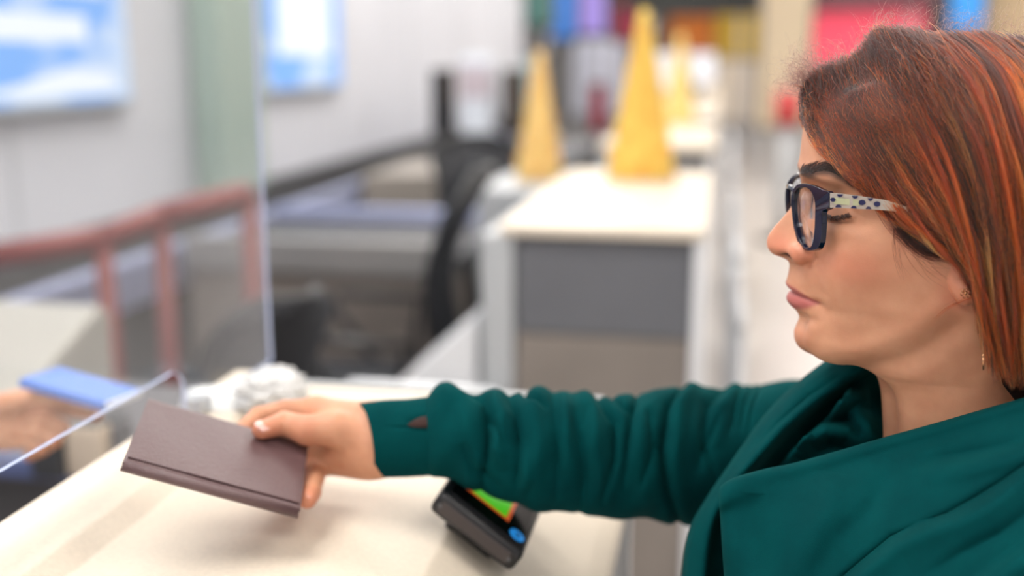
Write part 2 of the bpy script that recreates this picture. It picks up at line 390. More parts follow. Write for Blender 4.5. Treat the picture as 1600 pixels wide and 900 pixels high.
# ---- far white monitor backs and yellow cone trees on the counters
def cone_tree(x, y, zb, r, h, m, label):
    e = empty('cone_tree', (x, y, zb), label, 'decoration', 'yellow cone trees on the counters')
    b = MB(); n = 28; V = []; K = 13
    for j in range(K):
        v = j/(K-1); rr = r*(1-v)*(1+.035*math.sin(v*40))+.013*v
        for k in range(n): t = 2*math.pi*k/n; q = rr*(1+.03*math.cos(7*t)); V.append((q*math.cos(t), q*math.sin(t), .012+v*h))
    b.raw(V, grid_faces(K, n, True)+[tuple(range(n))[::-1], tuple((K-1)*n+k for k in range(n))]).build('cone', m, e, True, world=False)
    MB().cyl((0, 0, 0), (0, 0, .014), r*1.04, n=28, bev=.003).build('base', M['beige'], e, world=False)
    b = MB()
    for k in range(26):
        v = (k+.5)/28; t = k*2.399; rr = r*(1-v)+.004; c = Vector((rr*math.cos(t), rr*math.sin(t), .012+v*h))
        q = bmesh.new(); bmesh.ops.create_icosphere(q, subdivisions=1, radius=.006+.003*(k % 3)); bmesh.ops.translate(q, vec=c, verts=q.verts); b._add(q)
    tag(b.build('bauble_trim', mat('orange_dots', (232, 140, 48), .5), e, True, world=False), kind='stuff')
a = G(1000, 284, 1.2); cone_tree(a.x, a.y, 1.2, .10, .47, M['yellow'], 'big yellow cone tree on the second counter')
a = G(880, 268, 1.155); cone_tree(-.62, 3.75, 1.12, .085, .44, mat('tan_yellow_felt', (222, 176, 96), .8, rgb2=(226, 196, 130)), 'tan-yellow cone tree standing left of the big yellow one')
MB().box((-.80, 3.55, 0), (-.53, 4.1, 1.12), .01).build('pedestal', M['lightg'], None)
tag(bpy.data.objects['pedestal'], 'grey pedestal under the tan-yellow cone tree', 'pedestal')
cone_tree(-.22, 6.0-.2, 1.2, .09, .46, M['ypale'], 'small pale yellow cone tree further back')
def kiosk_mon(x, y, label):
    return monitor(x, y, 1.2, .30, .28, 0, label, mat('white_screen', (226, 228, 236), .3, emit=(226, 228, 240), estr=.1))
kiosk_mon(-.36, 8.0, 'pale monitor on the fourth counter')
kiosk_mon(-.2, 9.6, 'pale monitor on the fifth counter')
kiosk_mon(-.3, 12.0, 'pale monitor on the sixth counter')
e = empty('belt_post', (.55, 9.5, 0), 'queue post with a red top on the passenger side', 'queue post')
MB().cyl((0, 0, .02), (0, 0, 1.0), .05).build('pole', M['lightg'], e, True, world=False)
MB().cyl((0, 0, 1.0), (0, 0, 1.28), .11, bev=.01).build('head', M['redbright'], e, True, world=False)
MB().cyl((0, 0, 0), (0, 0, .02), .2).build('base', M['dark'], e, True, world=False)
# ---- far shops and their signs
def slab(name, x0, x1, y, z0, z1, rgb, label, cat, th=.3, emit=0, z_base=None, noise=0):
    e = empty(name, ((x0+x1)/2, y, z0), label, cat)
    m = mat(name+'_face', rgb, .5, emit=rgb if emit else None, estr=emit, noise=noise, nscale=1.2)
    MB().box((x0, y, z0), (x1, y+th, z1), .02).build('board', m, e)
    MB().box((x0-.04, y+.03, z0-.04), (x1+.04, y+th-.03, z1+.04), .01).build('frame', M['dark'], e)
    if z0 > .1:
        for xx in (x0+.15*(x1-x0), x1-.15*(x1-x0)): MB().box((xx-.03, y+th/2-.03, 0), (xx+.03, y+th/2+.03, z0)).build('leg', M['alu'], e)
    return e
def at(px, d): 
    a = P(px, 90, d); return a.x
def zz(py, d): return P(1130, py, d).z
YS = 16.0; DS = 16.4
def bx(name, px0, px1, py0, py1, d, rgb, label, cat, emit=0, **k):
    a = PY(px0, py0, d); b = PY(px1, py1, d); slab(name, a.x, b.x, d, max(b.z, .12), a.z, rgb, label, cat, emit=emit, **k)
bx('shop_banner', 862, 896, -60, 60, 15, (60, 120, 200), 'tall blue shop banner left of the lilac one', 'banner', .35)
bx('shop_banner', 906, 946, -40, 52, 16, (160, 140, 215), 'lilac shop banner between the blue and the red', 'banner', .35)
bx('shop_banner', 962, 998, 8, 62, 17, (176, 62, 82), 'dark red shop banner above the yellow cone tree', 'banner', .25)
bx('shop_board', 890, 975, 62, 180, 19, (206, 208, 222), 'pale grey board under the lilac banner', 'board', .3)
bx('shop_board', 925, 942, 135, 205, 14.5, (150, 40, 66), 'narrow crimson board between the two cone trees', 'board', .2)
bx('shop_sign', 1046, 1112, 26, 86, 17, (206, 118, 50), 'orange shop sign left of the olive yellow one', 'sign', .4, noise=.1)
bx('shop_sign', 1112, 1182, 24, 90, 17.5, (190, 160, 60), 'olive yellow shop sign right of the orange one', 'sign', .4, noise=.1)
bx('shop_window', 1040, 1195, 90, 190, 19, (214, 202, 184), 'cream lit shop window under the orange and olive signs', 'shop window', .2)
bx('shop_sign', 1252, 1440, 14, 108, 15, (226, 76, 98), 'big pink-red shop sign behind the hair', 'sign', .7)
bx('shop_fascia', 1240, 1460, -30, 12, 14.5, (110, 60, 70), 'dark maroon fascia above the pink-red sign', 'fascia', .0)
bx('shop_sign', 1492, 1534, -60, 50, 15, (56, 140, 214), 'narrow blue sign between the dark and the beige panels', 'sign', .5)
bx('shop_wall', 1440, 1490, -60, 200, 15.4, (104, 96, 94), 'grey-brown panel left of the narrow blue sign', 'panel')
bx('shop_wall', 1536, 1760, -60, 300, 15.4, (198, 174, 140), 'beige panel right of the narrow blue sign', 'panel')
bx('column', 1196, 1258, -80, 200, 14, (206, 188, 160), 'cream column left of the pink-red sign', 'column')
bx('ceiling_bulkhead', 990, 1190, -60, 18, 16, (44, 46, 44), 'dark bulkhead above the orange and olive signs', 'bulkhead')
bx('green_panel', 822, 858, -60, 40, 12.6, (84, 130, 124), 'dark teal panel beside the end of the white wall', 'panel')
bx('green_panel', 806, 846, 90, 200, 12.4, (164, 184, 186), 'pale teal panel low beside the end of the white wall', 'panel')
# ================================================================== behind the glass
gl = N('clear_acrylic'); gl.t.nodes.remove(gl.b)
tr = gl.n('ShaderNodeBsdfTransparent'); tr.inputs['Color'].default_value = (.985, .99, .99, 1)
gs = gl.n('ShaderNodeBsdfGlossy'); gs.inputs['Roughness'].default_value = .0; gs.inputs['Color'].default_value = (.9, .93, 1, 1)
fr = gl.n('ShaderNodeFresnel'); _g = gl.n('ShaderNodeNewGeometry'); _m = gl.n('ShaderNodeMapRange'); _m.inputs['To Min'].default_value = 1.38; _m.inputs['To Max'].default_value = 1/1.38
gl.l(_g.outputs['Backfacing'], _m.inputs['Value']); gl.l(_m.outputs[0], fr.inputs['IOR'])
mx = gl.n('ShaderNodeMixShader'); gl.l(fr.outputs[0], mx.inputs[0]); gl.l(tr.outputs[0], mx.inputs[1]); gl.l(gs.outputs[0], mx.inputs[2]); gl.l(mx.outputs[0], gl.out.inputs['Surface'])
edge = mat('acrylic_edge', (186, 196, 226), .25)
zc = 1.259; ye = 1.131; yc = .925; XG = -.5
e = empty('glass_screen', (XG, .9, 1.2), 'clear acrylic screen with a rounded pass-through slot along the counter', 'glass screen')
arc = [(yc-.022+.022*math.cos(t), zc-.022+.022*math.sin(t)) for t in np.linspace(0, math.pi/2, 9)]
poly = [(ye, 1.207), (ye, 2.05), (-.3, 2.05), (-.3, zc)]+arc[::-1]+[(yc, 1.207)]
b = MB().prism(poly, 'x', XG-.002, XG+.002, 0)
gp = b.build('pane', [gl.m, edge], e)
for f in gp.data.polygons:
    if abs(f.normal.x) < .5: f.material_index = 1
MB().box((XG-.012, yc+.012, 1.206), (XG+.012, yc+.035, 1.222), .002).build('clamp', M['alu'], e)
# red bars added on the staff side in place of a reflection in the pane
e = empty('red_reflection_bars', (-1.6, 2.9, 0), 'dull red bars standing in for a red reflection in the acrylic screen', 'rack')
r_ = MB(); 
def bar(p0, p1, w_, name='bar'): 
    MB().tube([p0, p1], w_, 8).build(name, M['red'], e, True)
T = [P(-20, 402, 2.7), P(160, 372, 2.8), P(250, 336, 2.95), P(388, 302, 3.1)]
for i_, (p_, q_) in enumerate(zip(T[:-1], T[1:])): bar(p_, q_, .033, 'top_rail')
for p_ in (T[1], T[2], T[3]): bar(p_, Vector((p_.x, p_.y, 0)), .024, 'upright')
# ---- staff desk with beige sloped housing, dark panels and blue-grey edge
e = empty('staff_desk', (-1.2, 1.5, 0), 'low staff desk with a blue-grey edge behind the screen', 'desk')
a0, a1 = P(-60, 720, 1.45), P(195, 718, 1.45)
MB().box((-1.70, 1.42, .905), (-.88, 1.80, .95), .008).build('desk_top', mat('desk_top_grey', (104, 102, 104), .5), e)
MB().box((-1.70, 1.395, .915), (-.88, 1.42, .95), .006).build('edge_band', mat('blue_grey_edge', (96, 108, 150), .4), e)
MB().box((-1.68, 1.44, 0), (-.90, 1.47, .905)).build('front_panel', M['dark'], e)
MB().box((-1.68, 1.47, 0), (-1.65, 1.78, .905)).build('side_panel', M['dark'], e)
MB().box((-.93, 1.47, 0), (-.90, 1.78, .905)).build('side_panel', M['dark'], e)
e = empty('document_printer', (-1.3, 1.7, .95), 'pale beige sloped printer housing on the staff desk behind the screen', 'printer')
MB().prism([(1.48, .951), (1.48, 1.0), (1.75, 1.11), (1.785, 1.09), (1.785, .951)], 'x', -1.66, -1.10, .012).build('housing', mat('printer_beige', (168, 166, 160), .45), e)
MB().box((-1.5, 1.472, .965), (-1.2, 1.49, .978), .002).build('paper_slot', M['black'], e)
# small items by the desk
def clutter(name, px, py, d, w_, dd, h_, rgb, label, cat):
    a_ = P(px, py, d); e_ = empty(name, (a_.x, a_.y, .951), label, cat)
    top = max(.02, a_.z-.951)
    MB().box((-w_/2, -dd/2, 0), (w_/2, dd/2, top), .006).build('body', mat(name+'_shell', rgb, .5), e_, world=False)
    MB().box((-w_/2+.004, -dd/2+.004, top-.0005), (w_/2-.004, dd/2-.004, top+.006), .003).build('lid', M['dark'], e_, world=False)
clutter('stamp_box', 140, 660, 1.58, .06, .05, .1, (198, 184, 168), 'small beige box on the staff desk, seen through the slot', 'box')
clutter('card_reader', 84, 664, 1.58, .05, .06, .1, (60, 62, 66), 'small dark card reader left of the beige box', 'card reader')
clutter('pen_holder', 178, 655, 1.60, .035, .045, .1, (120, 120, 124), 'grey pen holder right of the beige box', 'pen holder')
# ---- crumpled white tissue and paper pad at the far end of our counter
def crumple(name, c, rx, ry, rz_, m, parent, seed):
    q = bmesh.new(); bmesh.ops.create_icosphere(q, subdivisions=5, radius=1)
    from mathutils import noise
    for v in q.verts:
        p = v.co.copy(); n1 = noise.ridged_multi_fractal(p*2.2+Vector((seed, 0, 0)), 1, 2, 5, 1, 2, noise_basis='BLENDER')
        k = .72+.22*n1+.1*noise.noise(p*7)
        v.co = Vector((p.x*rx*k, p.y*ry*k, max(p.z*rz_*k, -rz_*.55)))+Vector(c)
    me = bpy.data.meshes.new(name); q.to_mesh(me); q.free(); return link(name, me, m, parent, True, True)
plas = mat('white_film', (214, 214, 214), .25, spec=.6)
a = G(418, 640, 1.2); e = empty('crumpled_wrap', (a.x, a.y, 1.2), 'crumpled white plastic wrap at the far end of the near counter', 'plastic wrap')
crumple('film', (a.x, a.y+.012, 1.214), .034, .048, .024, plas, e, 3)
a = G(370, 632, 1.2); e = empty('paper_pad', (a.x, a.y, 1.2), 'white paper pad lying beside the crumpled wrap', 'paper')
MB().box((-.055, -.04, 0), (.055, .045, .006), .001, rot=Matrix.Rotation(.3, 3, 'Z')).build('sheets', M['white'], e, world=False)
MB().box((-.05, -.036, .006), (.05, .04, .0075), .0004, rot=Matrix.Rotation(.2, 3, 'Z')).build('top_sheet', mat('translucent_white', (232, 232, 230), .4), e, world=False)
# ================================================================== payment terminal on the sloped edge
o0 = P(690, 768, .83); o1 = P(805, 893, .80)
U = (o1-o0); U.y = 0; Lu = U.length*1.03; U.normalize(); Vv = Vector((0, 1, 0)); W_ = U.cross(Vv)*-1
if W_.z < 0: W_ = -W_
e = empty('payment_terminal', o0, 'black payment terminal with a green screen on the sloping counter edge under the sleeve', 'payment terminal')
R3 = Matrix((U, Vv, W_)).transposed().to_4x4(); R3.translation = o0
def loc(b, name, m, parent=e, smooth=False, bias=None):
    me = bpy.data.meshes.new(name); bmesh.ops.recalc_face_normals(b.b, faces=b.b.faces); b.b.to_mesh(me); b.b.free()
    me.transform(R3); return link(name, me, m, parent, smooth, True)
T_ = .020
hb = loc(MB().box((0, 0, -T_), (Lu, .12, 0), .005, 3), 'housing', M['black']); smooth_angle(hb)
loc(MB().box((.006, -.0012, -T_+.0045), (Lu-.008, .004, -.005), .001), 'side_panel', mat('brown_grey_plastic', (62, 55, 55), .45))
scr = loc(MB().box((.006, .008, -.001), (Lu-.006, .112, .0012), .0005), 'glass_face', mat('black_gloss', (8, 8, 10), .12))
loc(MB().box((.010, .030, .0011), (.054, .10, .0016)), 'green_display', mat('green_display', (10, 30, 8), .3, emit=(70, 190, 10), estr=.75))
loc(MB().box((.054, .027, .0011), (.0575, .10, .0016)).box((.010, .0275, .0011), (.054, .030, .0016)), 'orange_border', mat('orange_display', (40, 10, 4), .3, emit=(220, 90, 30), estr=.6))
b_ = MB(); b_.cyl((.068, .017, .001), (.068, .017, .0018), .0068, n=32)
loc(b_, 'contactless_symbol', mat('blue_display', (5, 20, 40), .3, emit=(30, 140, 220), estr=.7))
b_ = MB()
for k, rr in enumerate((.002, .0036, .0052)):
    b_.tube([(.065+rr*math.cos(t), .017+rr*math.sin(t), .0019) for t in np.linspace(-.8, .8, 7)], .0004, 6)
loc(b_, 'wave_mark', mat('dark_blue_mark', (6, 40, 80), .4))
for (x_, y_) in ((.006, .006), (Lu-.008, .006)):
    loc(MB().cyl((x_, -.0015, -T_/2), (x_, .002, -T_/2), .0018, n=14), 'screw', M['dark'])
loc(MB().box((.02, .03, -.075), (.065, .11, -T_), .004), 'bracket', M['black'])
# ================================================================== THE WOMAN
Y0 = .77
O = PY(1250, 330, Y0)            # facial plane at eye level
person = empty('person', (O.x+.12, Y0, 0), 'woman with orange-red hair in glasses and a dark green cowl sweatshirt reaching over the counter', 'person')
def mm(px, py, y=Y0):
    q = PY(px, py, y); return (q.x-O.x)*1e3, (q.z-O.z)*1e3
prof_px = [(1410,103),(1362,112),(1326,124),(1299,136),(1279,149),(1266,166),(1257,190),(1253,215),(1250.5,240),(1249,255),(1248.5,265),(1250,276),(1252,286),(1249,298),(1243,310),(1234,326),(1222,341),(1213,351),(1205,361),(1200,369),(1198,378),(1199,386),(1203,392.5),(1209,397.5),(1218,401),(1226,404),(1232,409),(1233.5,416),(1232,426),(1229.5,436),(1229,442),(1231,448),(1234,452.5),(1233,456),(1231,462),(1231,469),(1235,476),(1242,483),(1247,490),(1248.5,497),(1245,506),(1241,516),(1241,526),(1244,536),(1251,544),(1262,549.5),(1278,553.5),(1300,558),(1330,565),(1352,572),(1366,582),(1373,596),(1377,618),(1379,650),(1380,688),(1376,720),(1366,745)]
pp_ = np.array([mm(*p) for p in prof_px])
PR = cr(pp_, 700); PR = PR[np.argsort(-PR[:, 1])]
def xprof(z): return np.interp(-z, -PR[:, 1], PR[:, 0])
def zpy(py): return mm(1300, py)[1]
# (py of level, relative?, [(x, halfwidth)...]) ; first two entries are offsets behind the profile
S = [
 (105,  [(8,7),(20,12),(66,15),(86,15),(104,12),(118,7),(124,0)]),
 (116, [(9,16),(24,27),(56,34),(88,36),(120,30),(142,16),(150,0)]),
 (140, [(9,21),(24,33),(50,46),(86,54),(128,51),(158,30),(172,0)]),
 (190, [(6,25),(17,43),(38,57),(80,67),(130,69),(166,44),(186,0)]),
 (240, [(5,26),(14,45),(32,59),(76,71),(130,76),(172,50),(194,0)]),
 (265, [(5,25),(13,45),(30,58),(74,70),(130,76),(172,50),(193,0)]),
 (285, [(5,15),(16,42),(30,56),(72,69),(130,75),(170,50),(191,0)]),
 (305, [(5,8),(18,40),(31,55),(72,68.5),(130,74),(169,49),(189,0)]),
 (330, [(7,8),(19,40),(31,56),(72,68),(130,73),(167,47),(186,0)]),
 (350, [(10,9),(15,37),(30,57),(72,67.5),(130,72),(165,45),(184,0)]),
 (370, [(12,10.5),(12,34),(29,56.5),(72,67),(129,70),(163,43),(181,0)]),
 (388, [(9,11.5),(10,32),(28,55),(72,66),(128,68),(160,41),(178,0)]),
 (400, [(7,9),(8,29),(27,53.5),(72,65.5),(127,66),(158,40),(176,0)]),
 (408, [(4,10),(8,27.5),(27,52.5),(72,65),(126,65),(157,39),(175,0)]),
 (425, [(4,12),(9,28),(28,50.5),(73,63.5),(125,63),(155,38),(173,0)]),
 (440, [(3.5,12),(9.5,27.5),(29,49),(74,62.5),(124,61),(154,37),(172,0)]),
 (454, [(3.5,12.5),(10,27),(30,48),(74,61.5),(123,60),(153,37),(171,0)]),
 (468, [(4,12.5),(11,27),(31,46.5),(75,60),(122,58),(152,36),(170,0)]),
 (482, [(4,13),(11,28),(32,46),(76,58.5),(121,56.5),(152,36),(170,0)]),
 (497, [(4,13.5),(10,28),(33,45),(77,57),(120,55),(152,35),(170,0)]),
 (516, [(4,13.5),(10,27),(33,43.5),(78,55),(120,53.5),(152,35),(170,0)]),
 (534, [(5,14),(13,26),(36,41),(79,52.5),(120,53),(152,35),(170,0)]),
 (546, [(6,14),(18,26),(40,39),(80,51),(120,52.5),(152,35),(170,0)]),
 (554, [(8,16),(30,29),(48,38.5),(82,50),(120,52),(152,35),(170,0)]),
 (564, [(7,17),(52,31),(62,39),(86,49),(120,51.5),(152,35),(170,0)]),
 (578, [(6,19),(64,33),(74,42),(92,49.5),(120,51.5),(153,35),(171,0)]),
 (600, [(6,20),(69,34),(78,43),(96,50),(122,52),(154,35),(172,0)]),
 (640, [(6,20),(73,35),(82,44),(99,51),(125,53),(158,36),(176,0)]),
 (690, [(6,21),(75,36),(84,46),(102,54),(128,57),(164,40),(182,0)]),
 (745, [(8,30),(72,48),(86,66),(106,80),(134,84),(170,60),(190,0)]),
]
nz = 340; nk = 97
lev = np.array([zpy(s[0]) for s in S]); 
# more rows where the profile turns quickly
arc_len = np.concatenate([[0], np.cumsum(np.hypot(np.diff(PR[:, 0])*1.0, np.diff(PR[:, 1])))])
zs = np.interp(np.linspace(0, arc_len[-1], nz), arc_len, PR[:, 1]); zs = np.maximum.accumulate(zs[::-1])[::-1]
def pchip(xk, yk, x):
    xk = np.asarray(xk); yk = np.asarray(yk); h = np.diff(xk); d = np.diff(yk, axis=0)/h[:, None]
    m = np.zeros_like(yk); m[1:-1] = np.where(d[:-1]*d[1:] > 0, 2*d[:-1]*d[1:]/(d[:-1]+d[1:]+1e-12), 0); m[0] = d[0]; m[-1] = d[-1]
    i = np.clip(np.searchsorted(xk, x)-1, 0, len(xk)-2); t = (x-xk[i])/h[i]; t = np.clip(t, 0, 1)[:, None]; H = h[i][:, None]
    return (2*t**3-3*t**2+1)*yk[i]+(t**3-2*t**2+t)*H*m[i]+(-2*t**3+3*t**2)*yk[i+1]+(t**3-t**2)*H*m[i+1]
sec = np.array([np.array(s[1], float).ravel() for s in S])
tab = pchip(-lev, sec, -zs).reshape(nz, -1, 2)
xp = xprof(zs)
pts = np.zeros((nz, tab.shape[1]+1, 2)); pts[:, 0, 0] = xp
pts[:, 1, 0] = xp+tab[:, 0, 0]; pts[:, 1, 1] = tab[:, 0, 1]; pts[:, 2:] = tab[:, 1:]
pts[:, 2, 0] = np.maximum(pts[:, 2, 0], pts[:, 1, 0]+2)
pts[:, 3, 0] = np.maximum(pts[:, 3, 0], pts[:, 2, 0]+3)
# resample each section with a spline that is mirrored at both ends (round nose and nape)
def section(p, n):
    m = np.concatenate([[[p[1, 0], -p[1, 1]]], p, [[p[-2, 0], -p[-2, 1]]]])
    # chord-length parameter
    d = np.hypot(*np.diff(m, axis=0).T)**.5; s = np.concatenate([[0], np.cumsum(d)])
    out = []
    # centripetal-like cubic hermite
    tang = np.zeros_like(m); tang[1:-1] = (m[2:]-m[:-2])/(s[2:]-s[:-2])[:, None]
    q = np.linspace(s[1], s[-2], n); i = np.clip(np.searchsorted(s, q, side='right')-1, 1, len(m)-3); H = (s[i+1]-s[i])[:, None]; t = ((q-s[i])/H[:, 0])[:, None]
    return (2*t**3-3*t**2+1)*m[i]+(t**3-2*t**2+t)*H*tang[i]+(-2*t**3+3*t**2)*m[i+1]+(t**3-t**2)*H*tang[i+1]
sec2 = np.array([section(p, nk) for p in pts])              # nz,nk,2 (x,w)
# light smoothing down the rows away from the profile
for _ in range(2):
    a = sec2.copy(); a[1:-1] = .25*sec2[:-2]+.5*sec2[1:-1]+.25*sec2[2:]
    wgt = np.clip(np.arange(nk)/8., 0, 1)[None, :, None]; sec2 = sec2*(1-wgt)+a*wgt
ring = np.concatenate([sec2, sec2[:, -2:0:-1]*np.array([1, -1])], 1)
nr = ring.shape[1]
H3 = np.zeros((nz, nr, 3)); H3[..., 0] = ring[..., 0]; H3[..., 1] = -ring[..., 1]; H3[..., 2] = zs[:, None]
def normals(G_):
    du = np.roll(G_, -1, 1)-np.roll(G_, 1, 1); dv = np.gradient(G_, axis=0); n = np.cross(du, dv); n /= np.linalg.norm(n, axis=-1, keepdims=True)+1e-9
    return n
Nn = normals(H3); 
if (Nn[nz//2, 0, 0] > 0): Nn = -Nn
def g(cx, cz, rx, rz, rot=0, p=2):
    x = H3[..., 0]-cx; z = H3[..., 2]-cz; c, s = math.cos(rot), math.sin(rot)
    u, v = (x*c+z*s)/rx, (-x*s+z*c)/rz
    return np.exp(-(np.abs(u)**2+np.abs(v)**2)**(p/2))
def lat(lo, hi):                      # mask on the lateral distance
    y = np.abs(H3[..., 1]); return 1/(1+np.exp(-(y-lo)/1.5))/(1+np.exp((y-hi)/1.5))
def line(poly, w_):                    # exp distance to a polyline in (x,z)
    d, s, t = polydist(H3[..., 0], H3[..., 2], poly); return np.exp(-(d/w_)**2), s, t, d
D = np.zeros((nz, nr))
e1 = mm(1297, 322, .74)
D -= 6.5*g(13, 6, 13, 11)*lat(6, 70)                    # socket
D -= 3.0*g(6, 14, 7, 7)*lat(6, 30)
D += 5.5*g(16, 1, 10, 8.5)*lat(13, 60)                  # eyeball under the lid
D += 2.2*g(10, 29, 16, 5.5, -.15)*lat(6, 60)            # brow ridge
ln, s_, t_, d_ = line([mm(1282, 312, .745), mm(1300, 309, .745), mm(1318, 316, .74), mm(1334, 330, .735)], 1.5); D -= 1.5*ln*lat(12, 60)   # lid fold
ln, s_, t_, d_ = line([mm(1282, 333, .745), mm(1296, 339, .745), mm(1312, 340, .742), mm(1328, 335, .738)], 1.0); D -= 1.3*ln*lat(12, 60)  # lid slit
ln, s_, t_, d_ = line([mm(1276, 350, .745), mm(1296, 358, .745), mm(1318, 356, .742)], 4); D += .8*ln*lat(12, 60)
D += 2.0*g(34, -22, 22, 15)*lat(25, 80)                 # cheekbone
D += 1.8*g(20, -44, 16, 14)*lat(16, 80)                 # soft cheek by the mouth
# nose wing
ax, az = mm(1250, 393, .757)
D += 6.0*g(ax, az, 7.2, 6.4, 0, 2.8)*lat(6, 27)
ln, s_, t_, d_ = line([mm(1256, 370, .755), mm(1265, 382, .755), mm(1268, 396, .755), mm(1260, 409, .755)], 1.9); D -= 3.6*ln*lat(8, 40)
ln, s_, t_, d_ = line([mm(1268, 404, .752), mm(1276, 425, .75), mm(1283, 448, .75)], 4.0); D -= .7*ln*lat(10, 45)
nx_, nz_ = mm(1231, 397, .762)
D -= 5.0*g(nx_, nz_-.5, 4.6, 1.9, .3)*lat(3, 19)           # nostril
# mouth: slit and corner
mc = mm(1275, 470, .75)
mline = [(mm(1229, 452)[0]-2, mm(1229, 452.5)[1]), mm(1240, 456, .765), mm(1256, 462, .757), mc]
ln, s_, t_, d_m = line(mline, 1.25); D -= 2.0*ln*lat(-5, 32)
D -= 2.0*g(mc[0]+1, mc[1], 3.2, 3.2)*lat(10, 40)
ln, s_, t_, d_ = line([mm(1229, 442), mm(1240, 447, .765), mm(1256, 457, .757)], 2.0); D += .6*ln*lat(-5, 30)
ln, s_, t_, d_ = line([(mm(1231, 466)), mm(1243, 470, .764), mm(1260, 471, .757)], 3.2); D += .9*ln*lat(-5, 30)
D -= 1.4*g(mm(1258, 490)[0], mm(1258, 488)[1], 9, 4.0)*lat(6, 30)
# jaw line, under-jaw and neck tendon
D += 1.8*g(70, mm(0, 505)[1], 20, 15)*lat(30, 80)
ln, s_, t_, d_ = line([mm(1290, 548, .745), mm(1350, 538, .73), mm(1420, 515, .715), mm(1470, 478, .705)], 7); D += 1.6*ln*lat(18, 90)
ln, s_, t_, d_ = line([mm(1330, 574, .75), mm(1400, 566, .725), mm(1450, 545, .715), mm(1490, 515, .71)], 8); D -= 3.2*ln*lat(14, 90)
H3b = H3+Nn*D[..., None]
Hw = np.empty_like(H3b); Hw[..., 0] = O.x+H3b[..., 0]/1e3; Hw[..., 1] = Y0+H3b[..., 1]/1e3; Hw[..., 2] = O.z+H3b[..., 2]/1e3
headV = Hw.reshape(-1, 3); headF = grid_faces(nz, nr, True)
# cap the crown
headV = np.concatenate([headV, [Hw[0].mean(0)+[0, 0, .002]]]); capi = len(headV)-1
headF += [(j, (j+1) % nr, capi) for j in range(nr)]
# colour mask: r = lips, g = blush, b = brow/nostril shade
msk = np.zeros((nz, nr, 4)); msk[..., 3] = 1
x_, z_ = H3[..., 0], H3[..., 2]
up = [mm(1228, 440), mm(1240, 444.5, .765), mm(1256, 455, .757), (mc[0]+.5, mc[1]+.3)]
lo_ = [mm(1230, 479), mm(1242, 480.5, .765), mm(1258, 478, .757), (mc[0]+.5, mc[1]-.3)]
zu = np.interp(x_, [p[0] for p in up], [p[1] for p in up]); zl = np.interp(x_, [p[0] for p in lo_], [p[1] for p in lo_])
sm = lambda v, w: 1/(1+np.exp(-np.clip(v/w, -30, 30)))
msk[..., 0] = sm(zu-z_, .35)*sm(z_-zl, .45)*sm(mc[0]+.5-x_, .4)
msk[..., 1] = np.clip(.8*g(30, -28, 20, 14)+.9*g(-14, -22, 9, 9)+.6*g(ax, az, 8, 8)+.7*g(95, -40, 12, 15)+.35*g(2, -88, 10, 8), 0, 1)
br = [mm(1251, 268, .765), mm(1262, 268, .757), mm(1278, 262, .747), mm(1295, 262, .743), mm(1314, 273, .738), mm(1330, 287, .732)]
d_, s_, t_ = polydist(x_, z_, br); wd = np.interp(t_, [0, .25, .6, 1], [2.0, 3.4, 3.2, 1.1])
msk[..., 2] = sm(wd-d_, .6)*.92+np.clip(1.5*g(nx_, nz_-.5, 4.4, 1.9, .3)*lat(3, 19), 0, 1)
skin = N('skin'); b_ = skin.b
va = skin.n('ShaderNodeVertexColor'); va.layer_name = 'mask'; sp = skin.n('ShaderNodeSeparateColor'); skin.l(va.outputs['Color'], sp.inputs['Color'])
nz1 = skin.n('ShaderNodeTexNoise'); nz1.inputs['Scale'].default_value = 45; nz1.inputs['Detail'].default_value = 6; skin.l(skin.coord(), nz1.inputs['Vector'])
rp = skin.n('ShaderNodeValToRGB'); rp.color_ramp.elements[0].position = .35; rp.color_ramp.elements[1].position = .68
rp.color_ramp.elements[0].color = lin((198, 140, 109)); rp.color_ramp.elements[1].color = lin((212, 156, 124)); skin.l(nz1.outputs['Fac'], rp.inputs['Fac'])
prev = rp.outputs['Color']
for ch, colr, amt in (('Green', (208, 116, 92), .6), ('Red', (176, 98, 92), 1), ('Blue', (46, 28, 22), 1)):
    mu = skin.n('ShaderNodeMath'); mu.operation = 'MULTIPLY'; mu.inputs[1].default_value = amt; skin.l(sp.outputs[ch], mu.inputs[0])
    mxx = skin.n('ShaderNodeMix'); mxx.data_type = 'RGBA'; skin.l(mu.outputs[0], mxx.inputs[0]); skin.l(prev, mxx.inputs[6]); mxx.inputs[7].default_value = lin(colr); prev = mxx.outputs[2]
skin.l(prev, b_.inputs['Base Color']); b_.inputs['Roughness'].default_value = .46; b_.inputs['Specular IOR Level'].default_value = .42
b_.inputs['Subsurface Weight'].default_value = .22; b_.inputs['Subsurface Radius'].default_value = (1, .35, .18); b_.inputs['Subsurface Scale'].default_value = .005
n2 = skin.n('ShaderNodeTexNoise'); n2.inputs['Scale'].default_value = 900; n2.inputs['Detail'].default_value = 3; skin.l(skin.coord(), n2.inputs['Vector'])
bu = skin.n('ShaderNodeBump'); bu.inputs['Strength'].default_value = .16; bu.inputs['Distance'].default_value = .0006; skin.l(n2.outputs['Fac'], bu.inputs['Height']); skin.l(bu.outputs['Normal'], b_.inputs['Normal'])
